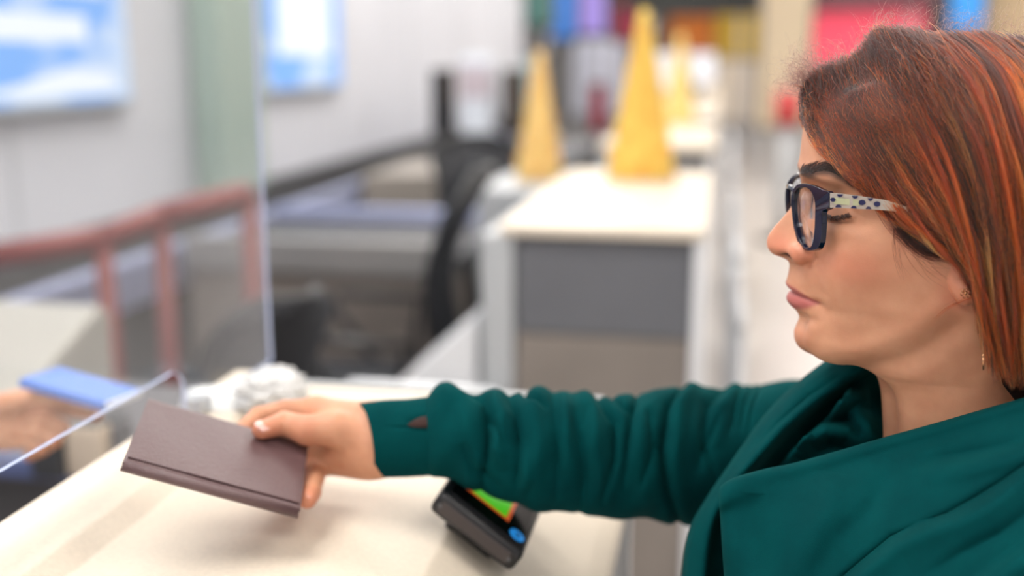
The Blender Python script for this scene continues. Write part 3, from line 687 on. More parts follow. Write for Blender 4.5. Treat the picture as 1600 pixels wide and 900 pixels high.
# ---------------------------------------------------------------- ear (both sides share the shape)
ec = PY(1507, 430, .6985)                       # concha region
def ear_fn(sgn):
    Ew = lambda px, py, dy=0: np.array([PY(px+7, py, .6985).x, .6985+dy, PY(px+7, py, .6985).z])
    helix = [Ew(1497, 405, .010), Ew(1492, 385, .004), Ew(1500, 358, -.004), Ew(1520, 343, -.010), Ew(1541, 350, -.012), Ew(1551, 375, -.012), Ew(1548, 405, -.009), Ew(1538, 432, -.004), Ew(1525, 453, 0)]
    lobe = [Ew(1503, 458, .001), Ew(1512, 452, -.001), Ew(1500, 468, .003)]
    def f(p):
        if sgn > 0: p = p*np.array([1, -1, 1])+np.array([0, 2*Y0, 0])
        d = np.full(p.shape[:-1], 1e3)
        for a_, b2 in zip(helix[:-1], helix[1:]): d = np.minimum(d, rcone(p, a_, b2, .0034, .0034))
        # plate behind
        q = (p-np.array([PY(1522, 400, .6985).x, .7045, PY(1522, 400, .6985).z]))/np.array([.0135, .0055, .028])
        pl_ = (np.linalg.norm(q, axis=-1)-1)*.0055
        d = smin(d, pl_, .004)
        d = smin(d, rcone(p, Ew(1497, 452, .003), Ew(1512, 452, .001), .0062, .0055), .004)
        d = smin(d, rcone(p, Ew(1503, 466, .002), Ew(1512, 462, .001), .0052, .0045), .004)
        d = smin(d, rcone(p, Ew(1489, 440, .006), Ew(1492, 425, .006), .005, .0045), .004)   # tragus
        # concha
        c_ = rcone(p, Ew(1508, 405, -.007), Ew(1508, 425, -.006), .0072, .0055)
        d = -smin(-d, c_, .003)
        return d
    return f
earsV = []; earsF = []
for sgn in (-1, 1):
    yc_ = .6985 if sgn < 0 else 2*Y0-.6985
    V, Fc = surface_nets(ear_fn(sgn), (ec.x-.02, yc_-.022, ec.z-.035), (ec.x+.035, yc_+.022, ec.z+.05), .0008)
    earsV.append(smooth_mesh(V, Fc, 2)); earsF.append(Fc)
# ---------------------------------------------------------------- right hand
def pport(px, py, off=0):
    """point of the passport's upper face under a pixel, pushed off along its normal"""
    r = Vector(ray(px, py)); o_ = Vector((0, 0, CZ)); t = (PC-o_).dot(PN)/r.dot(PN); return o_+r*t+PN*off
PC = Vector((-.35587846744669094, 0.7103745605982055, 1.2618560469961508))
_v = Vector((-1.3846978708299005, 0.05394860309273396, 0.5601643662533725)); PR3 = Matrix.Rotation(_v.length, 3, _v.normalized())
PT = .0075
PN = -(PR3 @ Vector((0, 1, 0)))             # faces the camera
if PN.dot(Vector((0, 0, CZ))-PC) < 0: PN = -PN
def h(px, py, d): return np.array(P(px, py, d))
pf = lambda px, py, off: np.array(pport(px, py, off))
wr_u, wr_l = h(590, 668, .868), h(594, 706, .862)
iK, mK, rK, kK = h(494, 643, .878), h(488, 664, .895), h(488, 690, .900), h(498, 708, .896)
Rt = {}
chains = [
  # thumb
  ([h(575, 684, .862), h(522, 670, .854), h(478, 672, .852), pf(438, 677, .0095), pf(404, 685, .0080)], [.0155, .0140, .0118, .0096, .0074]),
  # index: runs behind the passport's upper edge
  ([iK, h(446, 641, .888), h(404, 650, .884), pf(362, 668, -.016)], [.0115, .0084, .0076, .0064]),
  ([mK, h(448, 672, .925), pf(404, 700, -.019), pf(372, 712, -.0165)], [.0115, .0085, .0078, .0066]),
  ([rK, h(468, 712, .925), pf(434, 735, -.020), pf(402, 742, -.017)], [.011, .0080, .0074, .0063]),
  ([kK, h(494, 732, .885), pf(493, 750, -.012), pf(487, 764, -.010)], [.0125, .0092, .0080, .0070]),
]
palm = [
  (wr_u, iK, .0175, .0125), (wr_u, mK, .018, .0125), (wr_l, rK, .017, .0125), (wr_l, kK, .017, .0135),
  (h(575, 690, .860), h(518, 672, .864), .0175, .0135), (h(570, 716, .866), h(520, 712, .888), .0165, .015),
  (wr_u, h(700, 672, .862), .0180, .0205), (wr_l, h(700, 698, .858), .0172, .0195),
]
def hand_fn(p):
    d = np.full(p.shape[:-1], 1.0)
    for a_, b2, r1, r2 in palm: d = smin(d, rcone(p, a_, b2, r1, r2), .010)
    for pts_, rr in chains:
        f = np.full(p.shape[:-1], 1.0)
        for k_ in range(len(pts_)-1): f = smin(f, rcone(p, pts_[k_], pts_[k_+1], rr[k_], rr[k_+1]), .0022)
        d = smin(d, f, .0045)
    # creases of the thumb joint, the web and the palm
    for a_, b2, r_, k_ in ((h(452, 660, .838), h(458, 690, .838), .0011, .0018), (h(505, 702, .852), h(530, 734, .853), .0022, .004), (h(497, 690, .852), h(512, 722, .853), .0018, .003)):
        d = -smin(-d, rcone(p, a_, b2, r_, r_), k_)
    # nail bed flattening
    return d
allp = np.array([q for c_ in chains for q in c_[0]]+[wr_u, wr_l, h(640, 690, .862)])
V, Fc = surface_nets(hand_fn, allp.min(0)-.026, allp.max(0)+.024, .0011)
handV, handF = smooth_mesh(V, Fc, 3), Fc
# ---------------------------------------------------------------- arm and torso skin under the clothes, joined with head and hand
def capsules_body():
    sR = np.array([O.x+.135, Y0+.165, 1.225]); sL = np.array([O.x+.135, Y0-.175, 1.19]); uR = np.array(P(1150, 716, .95)); eR = np.array(P(905, 708, .876)); wR = np.array(P(640, 688, .862))
    segs = [(sR, uR, .036, .030), (uR, eR, .030, .024), (eR, wR, .024, .022), (sR, sL, .042, .04), (np.array([O.x+.12, Y0, 1.22]), np.array([O.x+.13, Y0, .95]), .06, .11),
            (np.array([O.x+.13, Y0, .95]), np.array([O.x+.13, Y0+.0, .86]), .13, .13),
            (sL, np.array([O.x+.16, Y0-.215, .96]), .045, .037), (np.array([O.x+.16, Y0-.215, .96]), np.array([O.x+.10, Y0-.22, .735]), .036, .024)]
    for s_ in (-1, 1):
        hp = np.array([O.x+.13, Y0+s_*.09, .86]); kn = np.array([O.x+.10, Y0+s_*.10, .47]); an = np.array([O.x+.14, Y0+s_*.10, .085])
        segs += [(hp, kn, .085, .055), (kn, an, .052, .035), (an, an+np.array([-.12, 0, -.05]), .034, .026)]
    def f(p):
        d = np.full(p.shape[:-1], 1.0)
        for a_, b2, r1, r2 in segs: d = smin(d, rcone(p, a_, b2, r1, r2), .03)
        return d
    A = np.array([q for s_ in segs for q in s_[:2]])
    return surface_nets(f, A.min(0)-.15, A.max(0)+.15, .009), eR, wR, sR, sL
(bV, bF), eR, wR, sR, sL = capsules_body()
# left hand hanging by the hip
lw = np.array([O.x+.10, Y0-.22, .735])
lch = [([lw+np.array([x0, 0, -.07]), lw+np.array([x0-.004, .004, -.105]), lw+np.array([x0-.012, .010, -.135]), lw+np.array([x0-.020, .018, -.155+abs(x0+.005)*.5])], [.0095, .0078, .0070, .0060]) for x0 in (-.030, -.010, .010, .029)]
lch.append(([lw+np.array([-.018, .004, -.02]), lw+np.array([-.040, .014, -.05]), lw+np.array([-.047, .022, -.08]), lw+np.array([-.045, .027, -.10])], [.013, .010, .0085, .007]))
def lhand(p):
    d = rcone(p, lw+np.array([0, 0, .05]), lw, .024, .022)
    for x0 in (-.026, -.009, .009, .026): d = smin(d, rcone(p, lw+np.array([x0*.4, 0, -.01]), lw+np.array([x0, 0, -.07]), .014, .0105), .008)
    for pts_, rr in lch:
        for k_ in range(3): d = smin(d, rcone(p, pts_[k_], pts_[k_+1], rr[k_], rr[k_+1]), .003)
    return d
V, Fc = surface_nets(lhand, lw+np.array([-.08, -.04, -.18]), lw+np.array([.06, .06, .08]), .002); lhV, lhF = smooth_mesh(V, Fc, 2), Fc
VV = [headV]; FF = [list(headF)]; off = len(headV)
for v_, f_ in [(earsV[0], earsF[0]), (earsV[1], earsF[1]), (handV, handF), (smooth_mesh(bV, bF, 3), bF), (lhV, lhF)]:
    VV.append(v_); FF.append([tuple(q) for q in (f_+off)]); off += len(v_)
VV = np.concatenate(VV); FF = [f_ for L_ in FF for f_ in L_]
me = bpy.data.meshes.new('body'); me.from_pydata(VV.tolist(), [], [tuple(int(i) for i in f_) for f_ in FF])
ca = me.color_attributes.new('mask', 'FLOAT_COLOR', 'POINT'); mk = np.zeros((len(VV), 4)); mk[:, 3] = 1; mk[:nz*nr] = msk.reshape(-1, 4)
o2 = len(headV); mk[o2:o2+len(earsV[0])+len(earsV[1]), 1] = .55
o3 = o2+len(earsV[0])+len(earsV[1]); hv = handV
for tip, rad in ((chains[0][0][-1], .014), (chains[4][0][-1], .012), (chains[1][0][-1], .012), (chains[0][0][2], .012)):
    mk[o3:o3+len(hv), 1] = np.maximum(mk[o3:o3+len(hv), 1], .9*np.exp(-(np.linalg.norm(hv-tip, axis=1)/rad)**2))
ca.data.foreach_set('color', mk.ravel())
body = link('body', me, skin.m, person, True, True)
def head_y(x_mm, z_mm, off=0):
    """near-side skin surface: world y at facial coordinates (mm)"""
    j = np.argmin(np.abs(zs-z_mm)); row = H3b[j, :nk]; return Y0+np.interp(x_mm, row[:, 0], row[:, 1])/1e3-off
def on_face(px, py, off=0.0):
    y = .74
    for _ in range(12): x1, z1 = mm(px, py, y); y = head_y(x1, z1, off)
    return PY(px, py, y)
# thumb nail and little-finger nail
nailm = mat('finger_nail', (236, 186, 176), .22, coat=.4)
def nail(c, along, up_, L_, W2, name='finger_nail'):
    c, along, up_ = Vector(c), Vector(along).normalized(), Vector(up_); up_ = (up_-along*up_.dot(along)).normalized(); side = along.cross(up_)
    V = []; nu, nv = 9, 9
    for i in range(nv):
        v = i/(nv-1)*2-1
        for j in range(nu):
            u = j/(nu-1)*2-1; wv = W2*math.sqrt(max(0, 1-(abs(v))**3.2))*.5+W2*.0
            p = c+along*(v*L_/2)+side*(u*wv)+up_*(-.0022*u*u*(wv/(W2*.5+1e-9))**2-.0010*v*v); V.append(p)
    top = [p+up_*.0003 for p in V]; bot = [p-up_*.0009 for p in V]
    from_py(name, top+bot, grid_faces(nv, nu)+grid_faces(nv, nu, flip=True, off=nu*nv), nailm, person)
t1, t0 = Vector(chains[0][0][-1]), Vector(chains[0][0][-2]); al = (t1-t0).normalized()
camdir = (Vector((0, 0, CZ))-t1).normalized(); upn = (camdir*.75+Vector((0, 0, 1))*.8).normalized(); upn = (upn-al*upn.dot(al)).normalized()
nail(t1+upn*.0069+al*.0002, al, upn, .0145, .0118)
t1, t0 = Vector(chains[4][0][-1]), Vector(chains[4][0][-2]); al = (t1-t0).normalized(); cd = (Vector((0, 0, CZ))-t1).normalized()
nail(t1+(cd-al*cd.dot(al)).normalized()*.0054+al*.001, al, cd, .009, .0085)
# ================================================================== CLOTHES
def projv(V):
    V = np.asarray(V, float); c, s = math.cos(YAW), math.sin(YAW)
    x = V[..., 0]*c+V[..., 1]*s; y = -V[..., 0]*s+V[..., 1]*c; z = V[..., 2]-CZ
    t = math.pi/2-PIT; c, s = math.cos(t), math.sin(t); y2 = y*c+z*s; z2 = -y*s+z*c
    return 800+F*x/-z2, 450-F*y2/-z2, -z2
kn = N('green_fleece'); kb = kn.b
_t = kn.n('ShaderNodeTexNoise'); _t.inputs['Scale'].default_value = 24; _t.inputs['Detail'].default_value = 7; kn.l(kn.coord(), _t.inputs['Vector'])
_r = kn.n('ShaderNodeValToRGB'); _r.color_ramp.elements[0].position = .3; _r.color_ramp.elements[1].position = .7; _r.color_ramp.elements[0].color = lin((3, 55, 58)); _r.color_ramp.elements[1].color = lin((4, 66, 68))
kn.l(_t.outputs['Fac'], _r.inputs['Fac']); kn.l(_r.outputs['Color'], kb.inputs['Base Color'])
kb.inputs['Roughness'].default_value = .85; kb.inputs['Specular IOR Level'].default_value = .03
kb.inputs['Sheen Weight'].default_value = .08; kb.inputs['Sheen Roughness'].default_value = .4; kb.inputs['Sheen Tint'].default_value = lin((70, 160, 150))
_n = kn.n('ShaderNodeTexNoise'); _n.inputs['Scale'].default_value = 1500; _n.inputs['Detail'].default_value = 2; kn.l(kn.coord(), _n.inputs['Vector'])
_b = kn.n('ShaderNodeBump'); _b.inputs['Strength'].default_value = .35; _b.inputs['Distance'].default_value = .0005; kn.l(_n.outputs['Fac'], _b.inputs['Height']); kn.l(_b.outputs['Normal'], kb.inputs['Normal'])
fleece = kn.m
def valley(px, py, poly, w_, a_):
    d, s, t = polydist(px, py, poly); f = np.sin(np.clip(t*1.0, 0, 1)*math.pi)**.7; return -a_*np.exp(-(d/w_)**2)*f
def ridge(px, py, poly, w_, a_): return -valley(px, py, poly, w_, a_)
def step(px, py, poly, a_, dec, sharp=3.):
    d, s, t = polydist(px, py, poly); f = np.sin(np.clip(t, 0, 1)*math.pi)**.6; sd = d*s
    return a_*f*(1/(1+np.exp(-np.clip(sd/sharp, -30, 30))))*np.exp(-np.maximum(sd, 0)/dec)
def tubemesh(st, nth, nst, disp=None, shift=None, kx=.92):
    """st rows: (px_top,py_top, px_bot,py_bot, depth); elliptical sections"""
    A = cr(np.array(st, float), nst); V = np.zeros((nst, nth, 3)); Nr = np.zeros_like(V)
    for i, (xt, yt, xb, yb, d) in enumerate(A):
        T_ = np.array(P(xt, yt, d)); B_ = np.array(P(xb, yb, d)); c = (T_+B_)/2; up = (T_-B_)/2; H_ = np.linalg.norm(up)
        ax = np.array(P((xt+xb)/2, (yt+yb)/2, d)); dp = np.array(ray((xt+xb)/2, (yt+yb)/2)); dp = dp/np.linalg.norm(dp)
        dp = dp-up*(dp@up)/H_**2; dp /= np.linalg.norm(dp)
        for k_ in range(nth):
            th = 2*math.pi*k_/nth; e_ = up*math.cos(th)-dp*H_*kx*math.sin(th)
            V[i, k_] = c+e_; Nr[i, k_] = e_/np.linalg.norm(e_)
            if shift: V[i, k_] += (np.array(P(xt+1, yt, d))-np.array(P(xt, yt, d)))*shift(i/(nst-1), math.sin(th))
    if disp is not None:
        px, py, dd = projv(V); V = V+Nr*disp(px, py)[..., None]
    return V
sweater = empty('sweatshirt', person.location, None); sweater.parent = person; sweater.matrix_parent_inverse = Matrix.Translation(-person.location)
def add_world(name, V, Fc, m, par, thick=0, smooth=True):
    me = bpy.data.meshes.new(name); me.from_pydata(np.asarray(V).reshape(-1, 3).tolist(), [], [tuple(int(i) for i in f_) for f_ in Fc])
    o = bpy.data.objects.new(name, me); C.objects.link(o); me.materials.append(m); me.polygons.foreach_set('use_smooth', [True]*len(me.polygons))
    me.transform(Matrix.Translation(-person.location)); o.parent = par
    if thick: md = o.modifiers.new('thick', 'SOLIDIFY'); md.thickness = thick; md.offset = 0
    return o
sweater.location = (0, 0, 0); sweater.matrix_parent_inverse = Matrix()
def sl_disp(px, py):
    D_ = np.zeros(px.shape)
    D_ += ridge(px, py, [(676, 600), (722, 625), (738, 680), (736, 765)], 15, .0036)
    D_ += valley(px, py, [(700, 590), (757, 625), (763, 690), (752, 775)], 8, .0075)
    D_ += ridge(px, py, [(765, 615), (784, 650), (776, 700), (790, 735)], 10, .0045)
    D_ += valley(px, py, [(790, 600), (806, 650), (812, 710), (806, 790)], 8, .006)
    D_ += ridge(px, py, [(846, 595), (834, 640), (842, 700), (832, 800)], 15, .0050)
    D_ += valley(px, py, [(862, 600), (868, 660), (872, 720), (866, 800)], 8, .0035)
    D_ += valley(px, py, [(890, 640), (906, 690), (912, 750), (905, 810)], 9, .0055)
    D_ += ridge(px, py, [(900, 600), (928, 640), (932, 700), (950, 790)], 11, .0045)
    D_ += valley(px, py, [(925, 610), (958, 660), (957, 720), (938, 790)], 7, .0075)
    D_ += valley(px, py, [(1000, 600), (985, 650), (978, 710), (972, 770)], 6, .0055)
    D_ += ridge(px, py, [(1035, 600), (1006, 650), (1000, 720), (1012, 800)], 14, .0045)
    D_ += valley(px, py, [(1078, 596), (1042, 634), (1032, 700), (1040, 770), (1066, 830)], 7, .010)
    D_ += ridge(px, py, [(1090, 596), (1064, 636), (1056, 710), (1066, 780)], 12, .006)
    D_ += valley(px, py, [(1140, 600), (1102, 630), (1098, 680), (1090, 740)], 8, .007)
    D_ += ridge(px, py, [(1160, 604), (1128, 640), (1120, 700)], 12, .004)
    for q_ in (1148, 1162, 1176): D_ += valley(px, py, [(q_+16, 598), (q_, 630), (q_-8, 680)], 4, .0028)
    D_ += valley(px, py, [(760, 640), (778, 672), (786, 700)], 5, .004)+valley(px, py, [(722, 690), (742, 735), (790, 770)], 8, .004)
    D_ += ridge(px, py, [(800, 790), (822, 740), (812, 690)], 9, .004)+valley(px, py, [(812, 600), (828, 625), (856, 640)], 5, .004)
    D_ += valley(px, py, [(1012, 640), (1018, 700), (1000, 760)], 6, .005)+ridge(px, py, [(880, 610), (886, 660), (884, 740)], 9, .004)
    D_ += valley(px, py, [(1122, 760), (1100, 700), (1130, 640)], 6, .004)+valley(px, py, [(948, 612), (975, 640), (1000, 640)], 5, .004)
    D_ += .0012*np.sin(px*.075+py*.021)*np.sin(py*.05+px*.011)
    return D_*1.3
# stations of the arm (outline traced from the photograph, then thickened round the arm)
st = [(664, 636, 668, 734, .858), (674, 618, 676, 742, .858), (690, 605, 690, 745, .857), (720, 603, 718, 750, .857), (755, 613, 752, 766, .858), (800, 614, 798, 782, .862), (850, 614, 848, 793, .868), (900, 618, 898, 799, .876), (950, 621, 948, 805, .888), (1000, 618, 1000, 807, .902), (1050, 608, 1052, 814, .918), (1100, 605, 1104, 824, .935), (1150, 606, 1156, 836, .948), (1200, 600, 1215, 850, .955), (1260, 596, 1290, 850, .955)]
V = tubemesh(st, 220, 420, sl_disp)
add_world('sleeve', V, grid_faces(420, 220, True), fleece, sweater, .003)
def cf_disp(px, py):
    D_ = valley(px, py, [(598, 668), (640, 668), (700, 670)], 2.2, .0012)
    D_ += valley(px, py, [(636, 661), (664, 656), (694, 663)], 5, .0030)
    return D_
stc = [(563, 634, 577, 741, .862), (600, 629, 604, 742, .860), (640, 627, 644, 741, .858), (690, 622, 690, 738, .858), (735, 626, 735, 736, .858)]
V = tubemesh(stc, 160, 120, cf_disp, lambda t, s_: (1-t)**2*13*s_, .82)
nc_ = 120
cuff = add_world('cuff', V, grid_faces(nc_, 160, True), fleece, sweater, .004)
# thumb-hole slit on the cuff: a dark lens-shaped patch laid on, coloured as the shaded inside
slit = []; vp = V.reshape(-1, 3); qx, qy, qd = projv(vp)
def on_surf(px, py, vset=(qx, qy, qd)):
    w_ = (vset[0]-px)**2+(vset[1]-py)**2; near = w_ < 60; k_ = np.where(near)[0]; d = vset[2][k_[np.argmin(w_[k_]+1e5*(vset[2][k_]-vset[2][k_].min()))]] if len(k_) else .85
    return d
top_ = [(637, 664), (648, 656), (664, 651), (680, 654), (696, 664)]; bt_ = [(637, 664), (650, 668), (666, 668), (682, 668), (696, 664)]
T2 = cr(np.array(top_, float), 15); B2 = cr(np.array(bt_, float), 15); VS = []
for u_ in np.linspace(0, 1, 4):
    for a_, b2 in zip(T2, B2): q_ = a_*(1-u_)+b2*u_; VS.append(P(q_[0], q_[1], on_surf(q_[0], q_[1])-.0022))
sl_o = add_world('cuff_slit_shade', [tuple(v_) for v_ in VS], grid_faces(4, 15), mat('slit_shade_tone', (52, 30, 26), .9), cuff, .001)
# ---------------------------------------------------------------- cowl
def sheet(rows, nu, nv, disp=None, name='cowl', par=None, thick=.0035):
    A = np.array(rows, float); V3 = np.array([[tuple(P(*c_)) for c_ in r_] for r_ in A]); V3 = cr(V3, nv); V3 = cr(V3.transpose(1, 0, 2), nu).transpose(1, 0, 2)
    if disp is not None:
        px, py, dd = projv(V3); dirs = np.array([[ray(1300, 760)]]); dirs = dirs/np.linalg.norm(dirs)
        V3 = V3-dirs*disp(px, py)[..., None]
    return add_world(name, V3, grid_faces(nv, nu), fleece, par or sweater, thick), V3
# A: front band.  columns left (free edge, turned in) to right
ctop = [(1150, 790, .79), (1131, 772, .757), (1129, 763, .742), (1150, 750, .736), (1196, 737, .734), (1240, 728, .732), (1310, 709, .727), (1382, 688, .717), (1440, 672, .703), (1500, 655, .688), (1560, 638, .672), (1640, 616, .655), (1740, 594, .66)]
def row(dy, dd, dxl=0): return [(x_+(dxl if i_ < 4 else 0), y_+dy, d_+dd) for i_, (x_, y_, d_) in enumerate(ctop)]
rA = [row(34, .030, 6), row(12, .022), row(1, .010), row(0, .000), row(7, -.007), row(24, -.011)]
rA.append([(1152, 812, .785), (1134, 808, .752), (1130, 806, .737), (1150, 800, .726), (1196, 790, .718), (1240, 782, .712), (1310, 766, .703), (1382, 746, .690), (1440, 730, .675), (1500, 714, .660), (1560, 698, .645), (1640, 676, .632), (1740, 654, .64)])
rA.append([(1156, 860, .775), (1138, 858, .745), (1133, 856, .730), (1152, 852, .718), (1196, 846, .708), (1240, 840, .699), (1310, 828, .686), (1382, 812, .670), (1440, 798, .654), (1500, 784, .638), (1560, 770, .624), (1640, 750, .612), (1740, 730, .62)])
rA.append([(1160, 920, .765), (1142, 920, .738), (1137, 920, .724), (1154, 918, .711), (1196, 914, .698), (1240, 910, .688), (1310, 902, .672), (1382, 890, .654), (1440, 880, .636), (1500, 870, .618), (1560, 858, .604), (1640, 842, .594), (1740, 824, .60)])
rA.append([(1164, 990, .762), (1148, 990, .735), (1143, 990, .722), (1158, 990, .708), (1196, 988, .694), (1240, 986, .682), (1310, 982, .664), (1382, 974, .644), (1440, 968, .624), (1500, 960, .606), (1560, 950, .592), (1640, 938, .584), (1740, 924, .59)])
rA.append([(x_, y_+90, d_+.02) for x_, y_, d_ in rA[-1]])
def dA(px, py):
    D_ = step(px, py, [(1200, 1010), (1280, 945), (1345, 890), (1398, 846), (1440, 824), (1485, 811), (1530, 790), (1575, 758), (1640, 706)], .022, 66, 3.2)
    D_ += valley(px, py, [(1180, 1020), (1280, 938), (1340, 886), (1395, 842), (1480, 806), (1570, 752), (1640, 700)], 7, .005)
    D_ += step(px, py, [(1470, 960), (1530, 905), (1580, 872), (1660, 820)], .014, 55, 3.5)
    D_ += valley(px, py, [(1440, 905), (1500, 862), (1560, 832), (1620, 790)], 12, .003)
    D_ += valley(px, py, [(1425, 728), (1480, 716), (1540, 706), (1620, 690)], 12, .006)
    D_ += ridge(px, py, [(1440, 745), (1500, 738), (1580, 716), (1650, 690)], 16, .005)
    D_ += valley(px, py, [(1180, 770), (1175, 830), (1185, 900)], 22, .004)
    D_ += ridge(px, py, [(1300, 740), (1290, 800), (1250, 880), (1200, 960)], 26, .005)+valley(px, py, [(1400, 720), (1370, 790), (1310, 850)], 20, .004)
    D_ += .0020*np.sin(px*.019+py*.03)*np.sin(py*.017-px*.008+1)
    return D_*1.35
sheet(rA, 340, 260, dA, 'cowl_front')
# C: far lapel, hanging from behind the chin down the chest
rows = []
L_ = [(1302, 560), (1270, 583), (1228, 618), (1190, 660), (1150, 717), (1108, 778), (1080, 830), (1068, 900), (1064, 1000)]
Mx = [(1362, 568), (1312, 600), (1268, 632), (1226, 668), (1182, 716), (1140, 766), (1112, 820), (1100, 900), (1096, 1000)]
Nx = [(1390, 574), (1332, 618), (1294, 648), (1252, 684), (1212, 728), (1166, 778), (1148, 840), (1144, 910), (1144, 1000)]
dL = [.815, .818, .818, .815, .810, .805, .800, .798, .798]
for k_ in range(9):
    l_, m_, n_ = L_[k_], Mx[k_], Nx[k_]; d = dL[k_]; ml = ((l_[0]+m_[0])/2, (l_[1]+m_[1])/2)
    rows.append([(l_[0]+22, l_[1]+8, d+.055), (l_[0]+3, l_[1]+1, d+.026), (l_[0], l_[1], d+.004), (l_[0]*.8+m_[0]*.2, l_[1]*.8+m_[1]*.2, d-.016), (ml[0], ml[1], d-.026), (m_[0]*.85+l_[0]*.15, m_[1]*.85+l_[1]*.15, d-.034), (m_[0], m_[1], d-.032), (m_[0]+3, m_[1]+3, d-.020), (m_[0]*.6+n_[0]*.4, m_[1]*.6+n_[1]*.4, d+.004), (n_[0], n_[1], d+.022)])
def dC(px, py):
    D_ = valley(px, py, [(1318, 586), (1262, 622), (1216, 664), (1180, 706)], 5, .004)
    D_ += valley(px, py, [(1250, 603), (1205, 655), (1165, 712), (1124, 772)], 9, .003)
    D_ += .001*np.sin(px*.03+py*.025)
    return D_
sheet(rows, 120, 260, dC, 'cowl_lapel')
# D: inner cowl between the lapel and the front band, with its curled folds
rD = []
e0 = [(1180, 790), (1200, 752), (1232, 716), (1262, 684), (1300, 650), (1336, 598), (1358, 562), (1392, 540)]
e1_ = [(1200, 860), (1240, 830), (1290, 800), (1330, 780), (1380, 760), (1400, 730), (1402, 690), (1410, 640)]
for u_ in np.linspace(0, 1, 6):
    rD.append([(a_[0]*(1-u_)+b2[0]*u_, a_[1]*(1-u_)+b2[1]*u_, (.806*(1-u_)+.785*u_) if j_ < 6 else (.822*(1-u_)+.80*u_)) for j_, (a_, b2) in enumerate(zip(e0, e1_))])
def dD(px, py):
    D_ = ridge(px, py, [(1226, 740), (1234, 694), (1256, 664), (1288, 640), (1326, 626), (1356, 622)], 17, .046)
    D_ += ridge(px, py, [(1252, 716), (1262, 690), (1290, 676), (1322, 678), (1350, 700)], 12, .032)
    D_ += ridge(px, py, [(1330, 640), (1352, 668), (1368, 704)], 14, .026)
    D_ += valley(px, py, [(1266, 684), (1286, 662), (1314, 652), (1336, 660)], 6, .010)
    return D_
sheet(rD, 200, 160, dD, 'cowl_inner')
# collar going behind the neck (back of the cowl)
rb = []
for dz, dr in ((0, .0), (.012, .010), (.006, .022), (-.03, .032), (-.08, .040)):
    r_ = []
    for t in np.linspace(math.radians(-74), math.radians(150), 12):
        rx, ry = .068+dr, .072+dr; r_.append((O.x+.120+rx*math.cos(t), Y0+ry*math.sin(t), 1.318+.012*math.cos(t)-.018*(t > 2.1)-.022*(t < -1.0)+dz))
    rb.append(r_)
A = cr(np.array(rb), 60); A = cr(A.transpose(1, 0, 2), 140).transpose(1, 0, 2)
add_world('cowl_back', A, grid_faces(60, 140), fleece, sweater, .004)
# torso, shoulders and hanging left sleeve of the sweatshirt
cx = O.x+.13
def gsegs():
    ts = [(np.array([cx, Y0+.175, 1.225]), np.array([cx, Y0-.17, 1.185]), .060, .048), (np.array([cx, Y0, 1.20]), np.array([cx+.01, Y0, .86]), .095, .15),
          (np.array([cx, Y0+.08, 1.12]), np.array([cx, Y0-.08, 1.12]), .11, .11), (np.array([cx, Y0+.05, .93]), np.array([cx, Y0-.05, .93]), .135, .135),
          (sL, np.array([O.x+.16, Y0-.215, .96]), .052, .052), (np.array([O.x+.16, Y0-.215, .96]), np.array([O.x+.10, Y0-.22, .76]), .052, .037), (sR, np.array(P(1150, 720, .955)), .060, .058)]
    ts += [(np.array([O.x+.075, Y0+.06, 1.10]), np.array([O.x+.085, Y0+.05, .95]), .075, .09), (np.array([O.x+.075, Y0-.06, 1.09]), np.array([O.x+.085, Y0-.05, .95]), .075, .09)]
    return ts
def gf(p):
    d = np.full(p.shape[:-1], 1.0)
    for a_, b2, r1, r2 in gsegs(): d = smin(d, rcone(p, a_, b2, r1, r2), .035)
    w_ = .003*np.sin(p[..., 2]*60+p[..., 1]*25)*np.sin(p[..., 0]*40+p[..., 2]*22)
    return np.maximum(d+w_, .835-p[..., 2]) if False else np.maximum(d+w_, np.maximum(.74-p[..., 2], np.where(np.abs(p[..., 1]-Y0) < .17, .84-p[..., 2], -1)))
gsV, gsF = surface_nets(gf, (O.x-.12, Y0-.32, .70), (O.x+.36, Y0+.33, 1.34), .005)
add_world('torso_panel', smooth_mesh(gsV, gsF, 3), gsF, fleece, sweater)
def tf(p):
    d = np.full(p.shape[:-1], 1.0)
    for s_ in (-1, 1):
        hp = np.array([O.x+.13, Y0+s_*.085, .87]); kn_ = np.array([O.x+.10, Y0+s_*.10, .47]); an = np.array([O.x+.14, Y0+s_*.10, .11])
        d = np.minimum(smin(d, rcone(p, hp, kn_, .10, .068), .03), rcone(p, kn_, an, .068, .055))
    return np.maximum(np.maximum(d, p[..., 2]-.90), .075-p[..., 2])
V, Fc = surface_nets(tf, (O.x-.08, Y0-.25, .03), (O.x+.30, Y0+.25, .95), .008)
add_world('trousers', smooth_mesh(V, Fc, 2), Fc, mat('navy_denim', (38, 44, 62), .8, noise=.1, nscale=60), person)
for s_ in (-1, 1):
    an = np.array([O.x+.14, Y0+s_*.10, .06])
    def sf(p):
        d = smin(rcone(p, an+[.01, 0, .02], an+[.01, 0, -.01], .042, .045), rcone(p, an+[-.02, 0, -.01], an+[-.14, 0, -.02], .044, .036), .02)
        return np.maximum(d, .002-p[..., 2])
    V, Fc = surface_nets(sf, (an[0]-.22, an[1]-.07, -.01), (an[0]+.10, an[1]+.07, .16), .004)
    add_world('shoe', smooth_mesh(V, Fc, 2), Fc, mat('shoe_leather', (40, 34, 32), .5), person)
